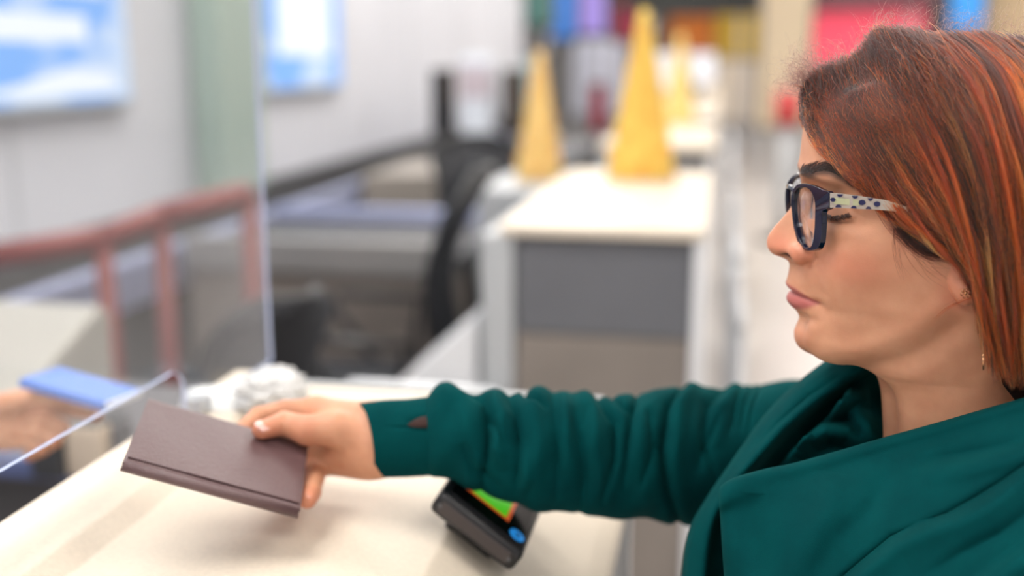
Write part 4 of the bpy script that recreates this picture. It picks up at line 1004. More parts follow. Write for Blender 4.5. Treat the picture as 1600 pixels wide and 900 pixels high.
# ================================================================== PASSPORT
def pl(b, name, m, par, smooth=False):
    me = bpy.data.meshes.new(name); bmesh.ops.recalc_face_normals(b.b, faces=b.b.faces); b.b.to_mesh(me); b.b.free()
    me.transform(Matrix.Translation(PC) @ PR3.to_4x4()); return link(name, me, m, par, smooth, True)
pe = empty('passport_cover', PC, 'dark brown leather passport holder held out over the beige counter', 'passport holder')
lea = N('brown_leather'); lb = lea.b; lb.inputs['Base Color'].default_value = lin((98, 74, 76)); lb.inputs['Roughness'].default_value = .34; lb.inputs['Specular IOR Level'].default_value = .6
v_ = lea.n('ShaderNodeTexVoronoi'); v_.inputs['Scale'].default_value = 900; lea.l(lea.coord(), v_.inputs['Vector'])
n_ = lea.n('ShaderNodeTexNoise'); n_.inputs['Scale'].default_value = 300; n_.inputs['Detail'].default_value = 5; lea.l(lea.coord(), n_.inputs['Vector'])
ad = lea.n('ShaderNodeMath'); ad.operation = 'ADD'; lea.l(v_.outputs['Distance'], ad.inputs[0]); lea.l(n_.outputs['Fac'], ad.inputs[1])
bb = lea.n('ShaderNodeBump'); bb.inputs['Strength'].default_value = .5; bb.inputs['Distance'].default_value = .0006; lea.l(ad.outputs[0], bb.inputs['Height']); lea.l(bb.outputs['Normal'], lb.inputs['Normal'])
sgn = 1 if (PR3 @ Vector((0, -1, 0))).dot(PN) > 0 else -1     # local -y faces the camera when sgn is 1
Lp, Hp = .128, .090
def cover(y0, y1, bow):
    b = MB(); nu, nv = 41, 31; top = []; 
    for j in range(nv):
        for i in range(nu):
            u, v = i/(nu-1)*2-1, j/(nv-1)*2-1
            ed = max(abs(u), abs(v)); rnd = .0008*max(0, (ed-.93)/.07)**2
            dnt = bow*(1-u*u*.5)*(1-v*v)+.0006*math.sin(5*u+2*v)*(1-v*v)
            top.append((u*Lp/2, y0-sgn*(dnt)+sgn*rnd, v*Hp/2))
    bot = [(p[0], y1, p[2]) for p in top]; n_ = nu*nv
    rim = list(range(nu))+[j*nu+nu-1 for j in range(1, nv)]+[(nv-1)*nu+i for i in range(nu-2, -1, -1)]+[j*nu for j in range(nv-2, 0, -1)]
    Fc = grid_faces(nv, nu)+grid_faces(nv, nu, flip=True, off=n_)
    for k_ in range(len(rim)): a_, b2 = rim[k_], rim[(k_+1) % len(rim)]; Fc.append((a_, b2, b2+n_, a_+n_))
    return b.raw(top+bot, Fc)
smooth_angle(pl(cover(0, sgn*.0016, .0010), 'front_cover', lea.m, pe), 40)
smooth_angle(pl(cover(sgn*.0070, sgn*.0056, -.0006), 'back_cover', lea.m, pe), 40)
pl(MB().box((-Lp/2+.003, min(sgn*.0018, sgn*.0054), -Hp/2+.003), (Lp/2-.003, max(sgn*.0018, sgn*.0054), Hp/2-.004), .0006), 'pages', mat('page_edges', (196, 176, 170), .7, noise=.1, nscale=900), pe)
pl(MB().tube([(-Lp/2+.001, sgn*.0035, -Hp/2+.0012), (0, sgn*.0035, -Hp/2+.0006), (Lp/2-.001, sgn*.0035, -Hp/2+.0010)], .0036, 16), 'spine', lea.m, pe, True)
st_ = MB()
for i in range(60):
    x_ = -Lp/2+.004+i*(Lp-.008)/59; st_.box((x_-.0007, -sgn*.0006-.0002, -Hp/2+.0056), (x_+.0006, -sgn*.0006+.0003, -Hp/2+.0061))
pl(st_, 'stitching', mat('dark_thread', (40, 26, 26), .8), pe)
pl(MB().tube([(-Lp/2+.002, -sgn*.0004, -Hp/2+.0068), (0, -sgn*.0009, -Hp/2+.0068), (Lp/2-.002, -sgn*.0004, -Hp/2+.0068)], .0009, 8), 'seam_ridge', lea.m, pe, True)
# ================================================================== GLASSES
gpt = lambda px: float(np.interp(px, [1241, 1299], [.7585, .706]))
inner = [(1251, 293.6), (1258, 292.5), (1265, 294.5), (1271, 300), (1275, 308), (1277, 318), (1277.3, 330), (1277, 342), (1276.6, 355), (1275.4, 368), (1273.6, 378), (1271, 385), (1266, 388), (1261, 387), (1256, 381), (1252, 373), (1249, 364), (1246, 353), (1244, 341), (1242.8, 328), (1242.6, 316), (1243.4, 306), (1246, 298)]
outer = [(1252, 287.8), (1262, 287.2), (1271, 289), (1281, 293), (1290, 297.5), (1299, 301.5), (1298.6, 324), (1289, 330), (1288, 350), (1286.6, 372), (1284, 383), (1279, 390), (1267, 392), (1260, 390.5), (1254, 385.5), (1249.4, 377), (1246.2, 366), (1243.4, 354), (1241.6, 341), (1240.2, 328), (1239.8, 315), (1240.6, 303), (1244.5, 293)]
def loopw(pts_, n=120, cr_=True):
    A = np.array(pts_, float); A = np.concatenate([A[-2:], A, A[:3]]); B = cr(A, (len(A)-1)*6+1); s0 = 12; B = B[s0:s0+len(pts_)*6]
    return np.array([tuple(PY(x_, y_, gpt(x_))) for x_, y_ in B])
Li, Lo = loopw(inner), loopw(outer)
gm_ = mat('navy_acetate', (5, 10, 38), .14, coat=.2, spec=.45); 
glasses = empty('eyeglasses', (O.x, Y0, O.z), 'navy blue framed eyeglasses worn by the woman, with dotted clear temples', 'eyeglasses')
fwd = np.array([-1, 0, .05]); n_ = len(Li)
fV = []; fF = []
for mir in (0, 1):
    a_ = [Lo+fwd*.0016, Lo-fwd*.0018, Li-fwd*.0018, Li+fwd*.0016]; off = len(fV)*1
    W = np.concatenate(a_)
    if mir: W = W*np.array([1, -1, 1])+np.array([-.0028, 2*Y0, 0])
    o_ = mir*4*n_; fV += W.tolist()
    for k_ in range(4):
        for i in range(n_):
            j = (i+1) % n_; q_ = (o_+k_*n_+i, o_+k_*n_+j, o_+((k_+1) % 4)*n_+j, o_+((k_+1) % 4)*n_+i); fF.append(q_[::-1] if mir else q_)
b = MB().raw(fV, fF)
# bridge
bp = np.array(PY(1243, 300, .7585)); b.tube([bp+[.001, -.001, .0], bp+[-.0005, .004, .0012], np.array([bp[0]-.0022, Y0, bp[2]+.0018]), bp*[1, -1, 1]+[-.0032, 2*Y0-.004, .0012], bp*[1, -1, 1]+[-.0020, 2*Y0+.001, 0]], [.0022, .0022, .0022, .0022, .0022], 12)
fo = b.build('frame', gm_, glasses); smooth_angle(fo, 40); md = fo.modifiers.new('b', 'BEVEL'); md.width = .0007; md.segments = 3; md.limit_method = 'ANGLE'; md.angle_limit = .9
for mir in (0, 1):
    W = Li+fwd*.0; W = W*np.array([1, -1, 1])+np.array([0, 2*Y0, 0]) if mir else W; c_ = W.mean(0)
    VL = np.concatenate([W+fwd*.0006, W-fwd*.0006, [c_+fwd*.0022], [c_+fwd*.0010]]); FL = []
    for i in range(n_): j = (i+1) % n_; FL += [(i, j, 2*n_), (n_+j, n_+i, 2*n_+1), (i, n_+i, n_+j, j)]
    MB().raw(VL.tolist(), FL).build('lens', gl.m, glasses, True)
clr = N('clear_temple'); clr.b.inputs['Base Color'].default_value = lin((206, 196, 186)); clr.b.inputs['Roughness'].default_value = .15; clr.b.inputs['Transmission Weight'].default_value = .35; clr.b.inputs['IOR'].default_value = 1.3
navy = mat('navy_dot', (24, 26, 74), .3)
hx = [(1297, 301.5, 324.5), (1315, 303, 325), (1340, 306, 326.5), (1365, 310, 327.5), (1388, 314, 329), (1420, 324, 334), (1460, 334, 343), (1488, 352, 360), (1500, 372, 380)]
for mir in (0, 1):
    A = cr(np.array(hx, float), 60); top, bo = [], []
    for x_, y1, y2 in A:
        yy = float(np.interp(x_, [1297, 1330, 1400, 1500], [.7045, .6995, .6965, .6985])); top.append(PY(x_, y1, yy)); bo.append(PY(x_, y2, yy))
    top, bo = np.array(top), np.array(bo); th = np.array([0, .0022, 0]); W = np.concatenate([top, bo, bo+th, top+th])
    W = W*np.array([1, -1, 1])+np.array([0, 2*Y0, 0]) if mir else W; K = 60; Ft = []
    for k_ in range(4):
        for i in range(K-1): q_ = (k_*K+i, k_*K+i+1, ((k_+1) % 4)*K+i+1, ((k_+1) % 4)*K+i); Ft.append(q_)
    Ft += [(0, K, 2*K, 3*K), (K-1, 4*K-1, 3*K-1, 2*K-1)]
    tp = MB().raw(W.tolist(), Ft).build('temple', clr.m, glasses); smooth_angle(tp, 40)
    if True:
        # cream strip and printed dots
        def tp_pt(x_, y_, off=.0004):
            yy = float(np.interp(x_, [1297, 1330, 1400, 1500], [.7045, .6995, .6965, .6985]))-off; p_ = PY(x_, y_, yy); return Vector((p_.x, 2*Y0-p_.y, p_.z)) if mir else p_
        s_ = [(1303, 308.5, 318.5), (1320, 310, 320), (1340, 312.5, 321.5), (1342, 313, 321.5)]
        VS = [tp_pt(x_, y_) for x_, y1, y2 in s_ for y_ in (y1, y2)]+[tp_pt(x_, y_, .0001) for x_, y1, y2 in s_ for y_ in (y1, y2)]
        FS = [(0, 1, 3, 2), (2, 3, 5, 4), (4, 5, 7, 6), (0, 8, 9, 1), (6, 7, 15, 14)]
        MB().raw(VS, FS).build('colour_strip', mat('olive_cream', (176, 178, 142), .35), tp)
        for (x_, y_, r_, hf) in ((1301.5, 312, 4.2, 0), (1347, 316.5, 5.4, 0), (1370.5, 318.8, 5.2, 0), (1312.5, 303.6, 4.8, 1), (1336, 306, 4.8, 1), (1360, 309.6, 4.4, 1), (1310, 324, 4.8, -1), (1334, 325.6, 4.6, -1), (1357, 326.6, 4.2, -1)):
            a0, a1 = (0, 2*math.pi) if hf == 0 else ((0, math.pi) if hf == 1 else (math.pi, 2*math.pi)); rr = [(x_+r_*math.cos(t), y_+(.8 if hf == 0 else .9)*r_*math.sin(t)) for t in np.linspace(a0, a1, 20, endpoint=hf != 0)]
            V_ = [tp_pt(q_[0], q_[1], .0007) for q_ in rr]+[tp_pt(q_[0], q_[1], .0001) for q_ in rr]; m_ = len(rr)
            MB().raw(V_, [tuple(range(m_)), tuple(range(m_, 2*m_))[::-1]]+[(i, (i+1) % m_, m_+(i+1) % m_, m_+i) for i in range(m_)]).build('dot', navy, tp)
# ================================================================== EARRINGS
gold = mat('rose_gold', (214, 160, 120), .22, 1)
ep = PY(1509, 458, .6885)
e = empty('ear_stud', ep, 'rose gold flower stud in the ear lobe', 'earring')
for k_ in range(6):
    t = k_*math.pi/3+.3; c_ = ep+Vector((.0021*math.cos(t), 0, .0021*math.sin(t))); MB().tube([c_+Vector((.0011*math.cos(s_), -.0004*math.sin(s_*.5), .0011*math.sin(s_))) for s_ in np.linspace(0, 2*math.pi, 12, endpoint=False)], .00030, 6, True).build('petal', gold, e, True)
MB().cyl(ep+Vector((0, .0008, 0)), ep+Vector((0, -.0006, 0)), .0008, n=12).build('centre_bead', gold, e, True)
MB().cyl(ep+Vector((0, .0008, 0)), ep+Vector((0, .009, 0)), .0004, n=8).build('post', gold, e, True)
ep = PY(1536, 556, .672); q_ = PY(1536.5, 578, .672)
e = empty('drop_earring', ep, 'thin gold bar hanging beside the hair under the ear', 'earring')
MB().cyl(ep, q_, .00045, n=8).build('bar', gold, e, True)
tpp = PY(1527, 470, .69)
MB().tube([ep, (ep+tpp)/2+Vector((.001, 0, 0)), tpp], .00012, 6).build('chain', gold, e, True)
MB().cyl(ep+Vector((0, 0, .0008)), ep-Vector((0, 0, .0006)), .0007, n=8).build('ring', gold, e, True)
# ================================================================== HAIR
def curves_obj(name, P3, rad, tone, m, parent):
    Nn_, K = P3.shape[:2]; hc = bpy.data.hair_curves.new(name); hc.add_curves([K]*Nn_)
    pos = (P3-np.array(person.location)).astype(np.float32).ravel()
    hc.attributes['position'].data.foreach_set('vector', pos) if 'position' in hc.attributes else None
    a = hc.attributes.get('radius') or hc.attributes.new('radius', 'FLOAT', 'POINT')
    t = np.linspace(0, 1, K)[None]; r = (np.asarray(rad).reshape(-1, 1)*(1-.75*t**2)).astype(np.float32); a.data.foreach_set('value', np.broadcast_to(r, (Nn_, K)).ravel().copy())
    b = hc.attributes.new('tone', 'FLOAT', 'POINT'); b.data.foreach_set('value', tone.astype(np.float32).ravel())
    o = bpy.data.objects.new(name, hc); C.objects.link(o); hc.materials.append(m); o.parent = parent; return o
def hair_mat(name, stops, rough=.42):
    q = N(name); q.t.nodes.remove(q.b); at_ = q.n('ShaderNodeAttribute'); at_.attribute_name = 'tone'
    r = q.n('ShaderNodeValToRGB'); els = r.color_ramp.elements; els[0].position = stops[0][0]; els[0].color = lin(stops[0][1]); els[1].position = stops[-1][0]; els[1].color = lin(stops[-1][1])
    for p_, c_ in stops[1:-1]: e_ = els.new(p_); e_.color = lin(c_)
    q.l(at_.outputs['Fac'], r.inputs['Fac']); h_ = q.n('ShaderNodeBsdfHairPrincipled'); h_.parametrization = 'COLOR'
    q.l(r.outputs['Color'], h_.inputs['Color']); h_.inputs['Roughness'].default_value = rough; h_.inputs['Radial Roughness'].default_value = .45; h_.inputs['IOR'].default_value = 1.42; q.l(h_.outputs[0], q.out.inputs['Surface']); return q.m
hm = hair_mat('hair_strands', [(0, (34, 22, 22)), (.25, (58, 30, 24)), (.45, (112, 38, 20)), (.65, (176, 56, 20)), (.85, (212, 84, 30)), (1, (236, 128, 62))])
guides = [
 [(1254,152,.764),(1256,178,.757),(1264,206,.749),(1280,232,.741),(1302,253,.733),(1328,274,.725),(1354,294,.717)],
 [(1259,132,.766),(1264,166,.753),(1278,205,.741),(1304,245,.729),(1338,281,.718),(1372,318,.708),(1402,350,.701)],
 [(1272,112,.768),(1286,160,.749),(1312,215,.731),(1350,270,.714),(1392,325,.702),(1434,365,.695),(1478,400,.690)],
 [(1296,97,.769),(1316,155,.743),(1350,220,.720),(1392,285,.704),(1438,348,.693),(1487,398,.686),(1514,436,.684)],
 [(1328,86,.769),(1352,150,.737),(1392,220,.712),(1436,290,.696),(1482,360,.687),(1522,432,.682),(1540,505,.685)],
 [(1350,66,.769),(1384,140,.731),(1428,215,.705),(1470,300,.690),(1508,385,.682),(1536,470,.679),(1548,560,.682)],
 [(1368,46,.770),(1420,116,.724),(1470,205,.697),(1508,300,.684),(1535,400,.678),(1552,500,.675),(1562,600,.680)],
 [(1412,42,.770),(1478,103,.720),(1528,200,.691),(1556,300,.680),(1574,405,.675),(1583,505,.673),(1590,614,.678)],
 [(1476,46,.770),(1545,103,.718),(1585,200,.688),(1608,300,.678),(1618,405,.674),(1622,510,.673),(1628,625,.678)],
 [(1536,48,.770),(1608,108,.718),(1650,200,.690),(1668,300,.681),(1675,405,.678),(1680,510,.678),(1690,640,.684)],
 [(1600,56,.770),(1680,118,.725),(1725,210,.700),(1745,310,.693),(1752,410,.692),(1756,520,.692),(1762,640,.696)],
 [(1650,84,.772),(1745,158,.736),(1792,250,.718),(1808,350,.712),(1810,440,.712),(1808,530,.712),(1800,640,.714)],
 [(1680,110,.776),(1775,190,.752),(1822,280,.742),(1838,370,.738),(1840,450,.738),(1836,540,.738),(1826,640,.738)],
 [(1690,120,.784),(1786,205,.778),(1835,295,.772),(1850,380,.770),(1852,460,.770),(1848,550,.770),(1836,640,.770)],
]
GW = np.array([[tuple(PY(*c_)) for c_ in g_] for g_ in guides])       # ng,7,3
ng = len(GW); KP = 26
GT = cr(GW.transpose(1, 0, 2), KP).transpose(1, 0, 2)               # along
def across(a):
    a = np.clip(a, 0, ng-1.0001); i = a.astype(int); f = (a-i)[..., None]
    B = np.concatenate([[2*GT[0]-GT[1]], GT, [2*GT[-1]-GT[-2]]]); kk = np.arange(KP)
    p0, p1, p2, p3 = (B[i+j, kk] for j in range(4))
    return .5*((2*p1)+(-p0+p2)*f+(2*p0-5*p1+4*p2-p3)*f**2+(-p0+3*p1-3*p2+p3)*f**3)
def make_strands(n, layer, ncl, seed, amax=ng-1, spread=.22, amp=.0016, curl=0, amin=0, short=.85, long=1.0):
    R = np.random.default_rng(seed); t = np.linspace(0, 1, KP)[None]
    ca_ = R.uniform(amin, amax, ncl); ph = R.uniform(0, 6.28, (ncl, 4)); lay = R.uniform(0, 1, ncl); ctone = R.normal(0, 1, ncl); cid = R.integers(0, ncl, n)
    off = R.normal(0, 1, n)*spread; taper = (1.15-.75*t**1.2)
    drift = R.normal(0, .30, ncl)
    a = ca_[cid][:, None]+off[:, None]*taper+.16*np.sin(t*5+ph[cid, 0][:, None])*t+drift[cid][:, None]*t*(1-.4*t)
    ln_ = R.uniform(short, long, n)[:, None]; tt = t*ln_; s0 = R.uniform(0, .05, n)[:, None]; tt = s0+(1-s0)*tt
    # sample along by interpolating index
    base = across(np.clip(a, 0, ng-1)); fi = tt*(KP-1); i0 = np.minimum(fi.astype(int), KP-2); fr_ = (fi-i0)[..., None]
    ar = np.arange(n)[:, None]; Pw = base[ar, i0]*(1-fr_)+base[ar, i0+1]*fr_
    # layering: inward by depth, lens-shaped locks
    dep = layer[0]+(layer[1]-layer[0])*(.75*lay[cid]+.25*R.uniform(0, 1, n)); bulge = .0045*np.exp(-(off[:, None]/spread)**2)*np.sin(np.clip(tt, 0, 1)*math.pi)**.7
    Pw[..., 1] += (dep[:, None]-bulge)*np.minimum(1, tt*3+.15)
    Pw[..., 2] -= dep[:, None]*(1-np.minimum(1, tt*4))*.6
    w1 = amp*np.sin(tt*9+ph[cid, 1][:, None])*tt; w2 = amp*.8*np.sin(tt*14+ph[cid, 2][:, None])*tt
    Pw[..., 0] += w1; Pw[..., 1] += w2
    ind = R.normal(0, 1, (n, 3)); fq = R.uniform(5, 16, n)[:, None]; ip = R.uniform(0, 6.28, n)[:, None]
    Pw += (ind[:, None]*.0007)*np.sin(tt*fq+ip)[..., None]
    if curl:
        for q_ in range(3): Pw[..., q_] += curl*R.normal(0, 1, n)[:, None]*np.sin(tt*R.uniform(18, 50, n)[:, None]+R.uniform(0, 6.28, n)[:, None])
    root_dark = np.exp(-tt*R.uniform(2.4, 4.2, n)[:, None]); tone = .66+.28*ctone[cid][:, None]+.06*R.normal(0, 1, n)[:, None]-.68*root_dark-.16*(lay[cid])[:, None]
    return Pw, np.clip(tone, 0, 1)
sets = [make_strands(15000, (.004, .020), 260, 1, spread=.17, amp=.0024), make_strands(8000, (-.002, .006), 95, 2, spread=.10, amp=.004), make_strands(1500, (-.004, .008), 300, 3, spread=.4, amp=.003, curl=.0012), make_strands(2600, (-.005, .001), 500, 6, spread=.3, amp=.002, curl=.0022, amin=.6, amax=7, short=.10, long=.34)]
S3 = np.concatenate([s_[0] for s_ in sets]); TN = np.concatenate([s_[1] for s_ in sets])
# push strands out of the head
def keep_out(Pw, gap):
    xm = (Pw[..., 0]-O.x)*1e3; zm = (Pw[..., 2]-O.z)*1e3; j = np.clip(np.searchsorted(-zs, -zm.ravel()), 0, nz-1)
    half = np.zeros(xm.size); xf = xm.ravel()
    for jj in np.unique(j):
        m_ = j == jj; half[m_] = np.interp(xf[m_], H3b[jj, :nk, 0], -H3b[jj, :nk, 1], left=0, right=0)
    half = half.reshape(xm.shape); lim = Y0-half/1e3-gap; bad = (half > 1) & (zm < 114); Pw[..., 1] = np.where(bad & (Pw[..., 1] > lim) & (Pw[..., 1] < Y0+.01), lim, Pw[..., 1])
    for _ in range(5): q_ = Pw[..., 1].copy(); Pw[:, 1:-1, 1] = .5*q_[:, 1:-1]+.25*(q_[:, 2:]+q_[:, :-2])
    return Pw
S3 = keep_out(S3, .0062)
far, ftone = make_strands(5000, (.0, .014), 150, 5, spread=.2)
far = keep_out(far, .0052); far[..., 1] = 2*Y0-far[..., 1]
# wispy curls at the front and crown
R = np.random.default_rng(9); nf = 420; K = KP; t = np.linspace(0, 1, K)[None]
a = np.concatenate([R.uniform(0, 2.2, 190), R.uniform(2, 10, nf-190)]); b0 = across(np.repeat(a[:, None], K, 1))[:, 0]
dirn = np.stack([-R.uniform(.1, 1.0, nf)*np.where(a < 3, 1, .4)+.5*(a > 4), R.normal(0, .5, nf), R.uniform(.0, 1, nf)], 1); dirn /= np.linalg.norm(dirn, axis=1, keepdims=True)
Lw = R.uniform(.008, .026, nf)*np.where(a < 3, 1.0, .8); wl = b0[:, None]+dirn[:, None]*(Lw[:, None]*np.sin(t*1.9)/1)[..., None]
gx = R.normal(0, 1, (nf, 3)); gy = R.normal(0, 1, (nf, 3)); fq = R.uniform(5, 17, nf)[:, None]; am = R.uniform(.0012, .0060, nf)[:, None]
wl += gx[:, None]*(am*np.sin(t*fq)*t**.7)[..., None]+gy[:, None]*(am*(1-np.cos(t*fq))*t**.7*.7)[..., None]; wl[..., 2] -= (t**2*R.uniform(0, .008, nf)[:, None])
wt = np.clip(.06+.22*R.uniform(0, 1, nf)[:, None]+0*t, 0, 1)
# fine loose hairs over the temple and cheek
def loose(ps, n, sp, tone_, seed):
    R = np.random.default_rng(seed); out = []
    for _ in range(n):
        q_ = np.array(ps, float)+np.concatenate([R.normal(0, sp, (1, 2))+R.normal(0, sp*.35, (len(ps), 2)), np.zeros((len(ps), 1))], 1); q_ = cr(q_, K); out.append([tuple(on_face(x_, y_, .0012+.0006*R.uniform()) if d_ == 0 else PY(x_, y_, d_)) for x_, y_, d_ in q_])
    return np.array(out), np.full((n, K), tone_)
lo = [loose([(1290, 195, 0), (1300, 222, 0), (1318, 248, 0), (1345, 272, 0), (1372, 305, 0), (1392, 330, 0)], 34, 5, .16, 21),
      loose([(1300, 200, 0), (1330, 250, 0), (1362, 290, 0), (1395, 340, 0), (1425, 375, 0)], 60, 10, .10, 22),
      loose([(1405, 345, 0), (1400, 375, 0), (1404, 405, 0), (1412, 430, 0)], 10, 5, .2, 23),
      loose([(1420, 350, 0), (1430, 385, 0), (1450, 420, 0), (1475, 440, 0)], 12, 7, .25, 24),
      loose([(1405, 348, 0), (1425, 372, 0), (1452, 390, 0), (1482, 398, 0)], 420, 7.5, .07, 25),
      loose([(1530, 462, .690), (1505, 470, .692), (1480, 482, .697), (1460, 498, .703)], 14, 1.6, .5, 26)]
LW = np.concatenate([x_[0] for x_ in lo]); LT = np.concatenate([x_[1] for x_ in lo])
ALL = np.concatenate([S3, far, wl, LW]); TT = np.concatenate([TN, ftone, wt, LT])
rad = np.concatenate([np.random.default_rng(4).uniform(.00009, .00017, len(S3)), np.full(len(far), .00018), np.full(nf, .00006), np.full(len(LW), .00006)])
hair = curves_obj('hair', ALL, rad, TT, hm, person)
# scalp layer under the strands
hl = [(60, 1240), (100, 1262), (130, 1272), (160, 1286), (200, 1304), (240, 1330), (280, 1358), (320, 1384), (350, 1400), (372, 1408), (388, 1425), (398, 1470), (410, 1500), (430, 1522), (470, 1536), (540, 1546), (600, 1566), (640, 1600), (760, 1640)]
zh = np.array([mm(1400, q_[0], .71)[1] for q_ in hl]); xh = np.array([mm(q_[1], q_[0], .71)[0] for q_ in hl])
xl = np.interp(-H3[..., 2], -zh, xh); inn = np.clip((H3b[..., 0]-xl)/9, 0, 1); inn = inn*inn*(3-2*inn)
Hc = H3b+Nn*(inn*2.6-.8)[..., None]; Wc = np.stack([O.x+Hc[..., 0]/1e3, Y0+Hc[..., 1]/1e3, O.z+Hc[..., 2]/1e3], -1).reshape(-1, 3)
keepf = [f_ for f_ in grid_faces(nz, nr, True) if max(inn.ravel()[list(f_)]) > .01]; used = sorted({i for f_ in keepf for i in f_}); rm = {u_: i for i, u_ in enumerate(used)}
Vc = Wc[used].tolist(); Fk = [tuple(rm[i] for i in f_) for f_ in keepf]
if 0 in rm:
    Vc.append((Wc[:nr].mean(0)+[0, 0, .003]).tolist()); 
    Fk += [(rm[j], rm[(j+1) % nr], len(Vc)-1) for j in range(nr) if j in rm and (j+1) % nr in rm]
add_world('hair_base', Vc, Fk, mat('hair_base_brown', (40, 22, 20), .7, noise=.3, nscale=200), hair if False else person)
# eyebrow hairs and lashes
R = np.random.default_rng(31); eb = []; 
brc = cr(np.array([(1251, 268), (1263, 267), (1278, 262), (1295, 262), (1314, 272), (1330, 286)], float), 60)
for k_ in range(760):
    u_ = R.uniform(0, 1); i = int(u_*59); c_ = brc[i]; tg = brc[min(i+1, 59)]-brc[max(i-1, 0)]; tg /= np.linalg.norm(tg); wd = np.interp(u_, [0, .25, .6, 1], [4, 7, 6, 1.5]); nn = np.array([-tg[1], tg[0]]); c2 = c_+nn*R.uniform(-1, 1)*wd
    ang = np.interp(u_, [0, .3, 1], [-1.0, -.45, .0])+R.normal(0, .15); dv = np.array([tg[0]*math.cos(ang)-tg[1]*math.sin(ang), tg[0]*math.sin(ang)+tg[1]*math.cos(ang)]); Lh = R.uniform(7, 13)
    eb.append([tuple(on_face(*(c2+dv*Lh*s_), .0002+.0009*s_*(1-s_*.5))) for s_ in np.linspace(0, 1, 5)])
eb = np.array(eb); eb2 = eb.copy(); eb2[..., 1] = 2*Y0-eb2[..., 1]
hm2 = hair_mat('dark_hair', [(0, (26, 17, 15)), (1, (70, 46, 38))])
curves_obj('eyebrow', eb, np.full(len(eb), .00012), np.full(eb.shape[:2], .0), hm2, person); curves_obj('eyebrow', eb2, np.full(len(eb), .00012), np.full(eb.shape[:2], .4), hm2, person)
la = []
for k_ in range(240):
    u_ = R.uniform(0, 1); c_ = np.array([1284+u_*42, 333+4.5*math.sin(u_*math.pi)-1]); dx = np.interp(u_, [0, 1], [-6, 7])+R.normal(0, 1); Lh = R.uniform(5, 11); p0 = np.array(on_face(c_[0], c_[1], 0)); p1 = PY(c_[0]+dx*.5, c_[1]+Lh*.7, p0[1]-.0035); p2 = PY(c_[0]+dx, c_[1]+Lh*.9, p0[1]-.0065)
    la.append(cr(np.array([p0, tuple(p1), tuple(p2)]), 6))
la = np.array(la); la2 = la.copy(); la2[..., 1] = 2*Y0-la2[..., 1]
curves_obj('eyelashes', la, np.full(len(la), .00014), np.zeros(la.shape[:2]), hm2, person); curves_obj('eyelashes', la2, np.full(len(la), .00014), np.zeros(la.shape[:2]), hm2, person)
# ================================================================== THE CLERK BEHIND THE SCREEN
clerk = empty('person', (-1.28, .98, 0), 'clerk behind the screen, only hands with a light blue booklet in view', 'person')
cl_segs = []
sh = Vector((-1.26, 1.14, 1.36)); el = Vector((-1.06, 1.16, 1.12)); wrc = P(-60, 668, 1.17)
fist = P(20, 655, 1.17); cs = np.array
def clerk_arm(p):
    d = rcone(p, cs(sh), cs(el), .045, .038); d = smin(d, rcone(p, cs(el), cs(wrc), .036, .024), .02)
    d = smin(d, rcone(p, cs(wrc), cs(P(-10, 660, 1.17)), .024, .026), .015)
    return d
H_ = lambda x_, y_, d_: cs(P(x_, y_, d_))
cch = [([H_(20, 640, 1.175), H_(70, 632, 1.17), H_(110, 640, 1.165), H_(150, 648, 1.16)], [.0125, .0095, .0085, .007]),
       ([H_(20, 655, 1.165), H_(70, 655, 1.15), H_(98, 668, 1.15), H_(80, 684, 1.16)], [.0125, .0095, .0085, .0075]),
       ([H_(15, 672, 1.165), H_(62, 674, 1.15), H_(84, 688, 1.15), H_(66, 700, 1.16)], [.012, .0095, .0085, .0072]),
       ([H_(8, 686, 1.17), H_(48, 690, 1.155), H_(64, 702, 1.155), H_(46, 712, 1.165)], [.0115, .0085, .0076, .0065]),
       ([H_(-20, 640, 1.16), H_(28, 626, 1.145), H_(70, 620, 1.14), H_(104, 622, 1.14)], [.015, .0115, .0095, .008])]
def clerk_hand(p):
    d = rcone(p, H_(-60, 668, 1.17), H_(-20, 662, 1.17), .024, .022)
    for q_, r_ in ((H_(20, 642, 1.175), .0165), (H_(20, 656, 1.168), .017), (H_(15, 672, 1.168), .016), (H_(8, 684, 1.17), .014)): d = smin(d, rcone(p, H_(-45, 664, 1.17), q_, .021, r_), .010)
    for pts_, rr in cch:
        f = np.full(p.shape[:-1], 1.0)
        for k_ in range(3): f = smin(f, rcone(p, pts_[k_], pts_[k_+1], rr[k_], rr[k_+1]), .002)
        d = smin(d, f, .004)
    return d
pa = np.array([q for c_ in cch for q in c_[0]]+[H_(-60, 668, 1.17)])
parts = []
V, Fc = surface_nets(clerk_hand, pa.min(0)-.03, pa.max(0)+.025, .0018); parts.append((smooth_mesh(V, Fc, 2), Fc))
ap = np.array([cs(sh), cs(el), cs(wrc)]); V, Fc = surface_nets(clerk_arm, ap.min(0)-.07, ap.max(0)+.07, .006); parts.append((smooth_mesh(V, Fc, 2), Fc))
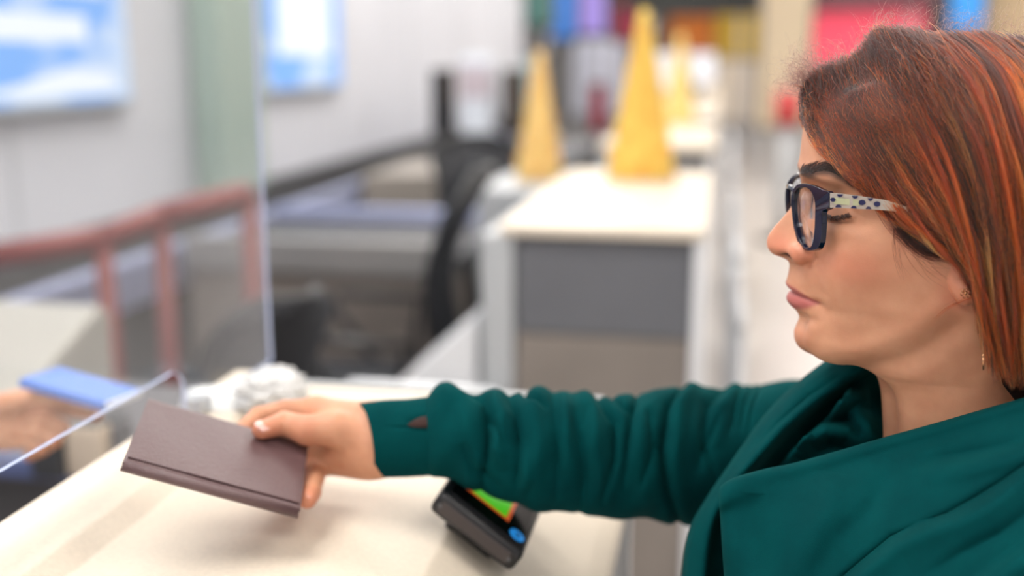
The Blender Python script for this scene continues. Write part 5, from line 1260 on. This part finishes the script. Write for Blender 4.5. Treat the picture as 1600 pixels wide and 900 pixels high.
# trunk and legs
cb = [(cs((-1.28, .98, 1.40)), cs((-1.28, .98, 1.0)), .07, .12), (cs((-1.28, 1.14, 1.36)), cs((-1.28, .82, 1.36)), .05, .05), (cs((-1.28, .82, 1.36)), cs((-1.27, .77, 1.08)), .045, .036), (cs((-1.27, .77, 1.08)), cs((-1.24, .78, .86)), .034, .024), (cs((-1.24, .78, .86)), cs((-1.23, .79, .70)), .028, .014),
      (cs((-1.28, 1.06, .95)), cs((-1.27, 1.07, .5)), .085, .055), (cs((-1.27, 1.07, .5)), cs((-1.29, 1.07, .1)), .05, .034), (cs((-1.28, .90, .95)), cs((-1.27, .89, .5)), .085, .055), (cs((-1.27, .89, .5)), cs((-1.29, .89, .1)), .05, .034)]
def cbf(p, gr=0.0, sel=None):
    d = np.full(p.shape[:-1], 1.0)
    for i, (a_, b2, r1, r2) in enumerate(cb):
        if sel is None or i in sel: d = smin(d, rcone(p, a_, b2, r1+gr, r2+gr), .03)
    return d
V, Fc = surface_nets(cbf, (-1.46, .65, .0), (-1.08, 1.28, 1.52), .009); parts.append((smooth_mesh(V, Fc, 2), Fc))
# head, facing the woman
hd = headV.copy(); hd[:, 0] = -(hd[:, 0]-(O.x+.12))-1.26; hd[:, 1] = -(hd[:, 1]-Y0)+.98; hd[:, 2] += .14
ers = []
for v_, f_ in ((earsV[0], earsF[0]), (earsV[1], earsF[1])):
    v2 = v_.copy(); v2[:, 0] = -(v2[:, 0]-(O.x+.12))-1.26; v2[:, 1] = -(v2[:, 1]-Y0)+.98; v2[:, 2] += .14; ers.append((v2, f_))
VV2 = [hd]; FF2 = list(headF); off = len(hd)
for v_, f_ in ers+parts: VV2.append(v_); FF2 += [tuple(q) for q in (f_+off)]; off += len(v_)
VV2 = np.concatenate(VV2); me = bpy.data.meshes.new('body'); me.from_pydata(VV2.tolist(), [], [tuple(int(i) for i in f_) for f_ in FF2])
ca = me.color_attributes.new('mask', 'FLOAT_COLOR', 'POINT'); mk = np.zeros((len(VV2), 4)); mk[:, 3] = 1; mk[:nz*nr] = msk.reshape(-1, 4); ca.data.foreach_set('color', mk.ravel())
link('body', me, skin.m, clerk, True, True)
Vc2 = np.array(Vc); Vc2[:, 0] = -(Vc2[:, 0]-(O.x+.12))-1.26; Vc2[:, 1] = -(Vc2[:, 1]-Y0)+.98; Vc2[:, 2] += .14
from_py('hair', Vc2, Fk, mat('clerk_hair', (48, 34, 28), .6, noise=.3, nscale=220), clerk)
V, Fc = surface_nets(lambda p: np.maximum(cbf(p, .012, (0, 1, 2, 3)), .84-p[..., 2]), (-1.48, .65, .8), (-1.06, 1.30, 1.5), .008)
from_py('shirt', smooth_mesh(V, Fc, 2), Fc, mat('pale_blue_shirt', (176, 190, 212), .8), clerk)
V, Fc = surface_nets(lambda p: smin(rcone(p, cs(sh), cs(el), .062, .052), rcone(p, cs(el), cs(wrc)+(cs(el)-cs(wrc))*.22, .05, .038), .02), ap.min(0)-.09, ap.max(0)+.09, .006)
from_py('shirt_sleeve', smooth_mesh(V, Fc, 2), Fc, bpy.data.materials['pale_blue_shirt'], clerk)
V, Fc = surface_nets(lambda p: np.maximum(cbf(p, .016, (5, 6, 7, 8)), p[..., 2]-.9), (-1.46, .72, .03), (-1.08, 1.24, 1.0), .008)
from_py('trousers', smooth_mesh(V, Fc, 2), Fc, mat('charcoal_cloth', (44, 46, 52), .85), clerk)
for y_ in (.89, 1.07):
    V, Fc = surface_nets(lambda p: np.maximum(smin(rcone(p, cs((-1.29, y_, .08)), cs((-1.29, y_, .045)), .042, .045), rcone(p, cs((-1.27, y_, .045)), cs((-1.15, y_, .035)), .044, .036), .02), .002-p[..., 2]), (-1.36, y_-.07, -.01), (-1.08, y_+.07, .16), .005)
    from_py('shoe', smooth_mesh(V, Fc, 2), Fc, mat('black_shoe', (22, 22, 24), .4), clerk)
bk_ = P(125, 607, 1.135)
e = empty('booklet', bk_, 'light blue booklet held in the hands behind the screen', 'booklet')
Rb = (Matrix.Rotation(math.radians(-6), 3, 'Z') @ Matrix.Rotation(math.radians(9), 3, 'Y') @ Matrix.Rotation(math.radians(-4), 3, 'X'))
MB().box((-.052, -.030, -.005), (.052, .032, .005), .002, rot=Rb).build('cover', mat('light_blue_card', (82, 124, 206), .4), e, world=False)
MB().box((-.049, -.028, -.0035), (.054, .030, .0035), .0005, rot=Rb).build('pages', M['white'], e, world=False)
# ================================================================== ceiling lamps
lm = mat('lamp_diffuser', (255, 250, 240), .5, emit=(255, 248, 238), estr=4)
k = 0
def lamp(x, y, sx, sy, pw, col=(1, .98, .95)):
    global k; k += 1
    e = empty('ceiling_lamp', (x, y, 3.6), None, 'ceiling lamp', 'ceiling lamps out of the frame')
    e['label'] = 'flat white ceiling lamp panel above the hall'
    MB().box((-sx/2-.03, -sy/2-.03, -.05), (sx/2+.03, sy/2+.03, 0), .01).build('frame', M['alu'], e, world=False)
    MB().box((-sx/2, -sy/2, -.056), (sx/2, sy/2, -.045)).build('diffuser', lm, e, world=False)
    L = bpy.data.lights.new('lamp_light', 'AREA'); L.shape = 'RECTANGLE'; L.size = sx; L.size_y = sy; L.energy = pw; L.color = col
    o = bpy.data.objects.new('lamp_light', L); C.objects.link(o); o.location = (x, y, 3.53)
    return o
for y in (-2, .6, 3.2, 5.8, 8.4, 11, 14, 18, 23):
    for x in (-1.2, 1.6, 5.0):
        lamp(x, y, 1.5, 1.2, {-1.2: 30, 1.6: 12, 5.0: 10}[x] if y < 7 else 26)
w = bpy.data.worlds.new('World'); bpy.context.scene.world = w; w.use_nodes = True
w.node_tree.nodes['Background'].inputs['Color'].default_value = (.9, .95, 1, 1); w.node_tree.nodes['Background'].inputs['Strength'].default_value = .5
sc = bpy.context.scene
sc.view_settings.view_transform = 'Standard'; sc.view_settings.look = 'None'; sc.view_settings.gamma = 1; sc.view_settings.exposure = .15
sc.view_settings.use_curve_mapping = False
sc.cycles.use_denoising = True
sc.cycles.max_bounces = 8; sc.cycles.transparent_max_bounces = 12
sc.cycles.sample_clamp_indirect = 6
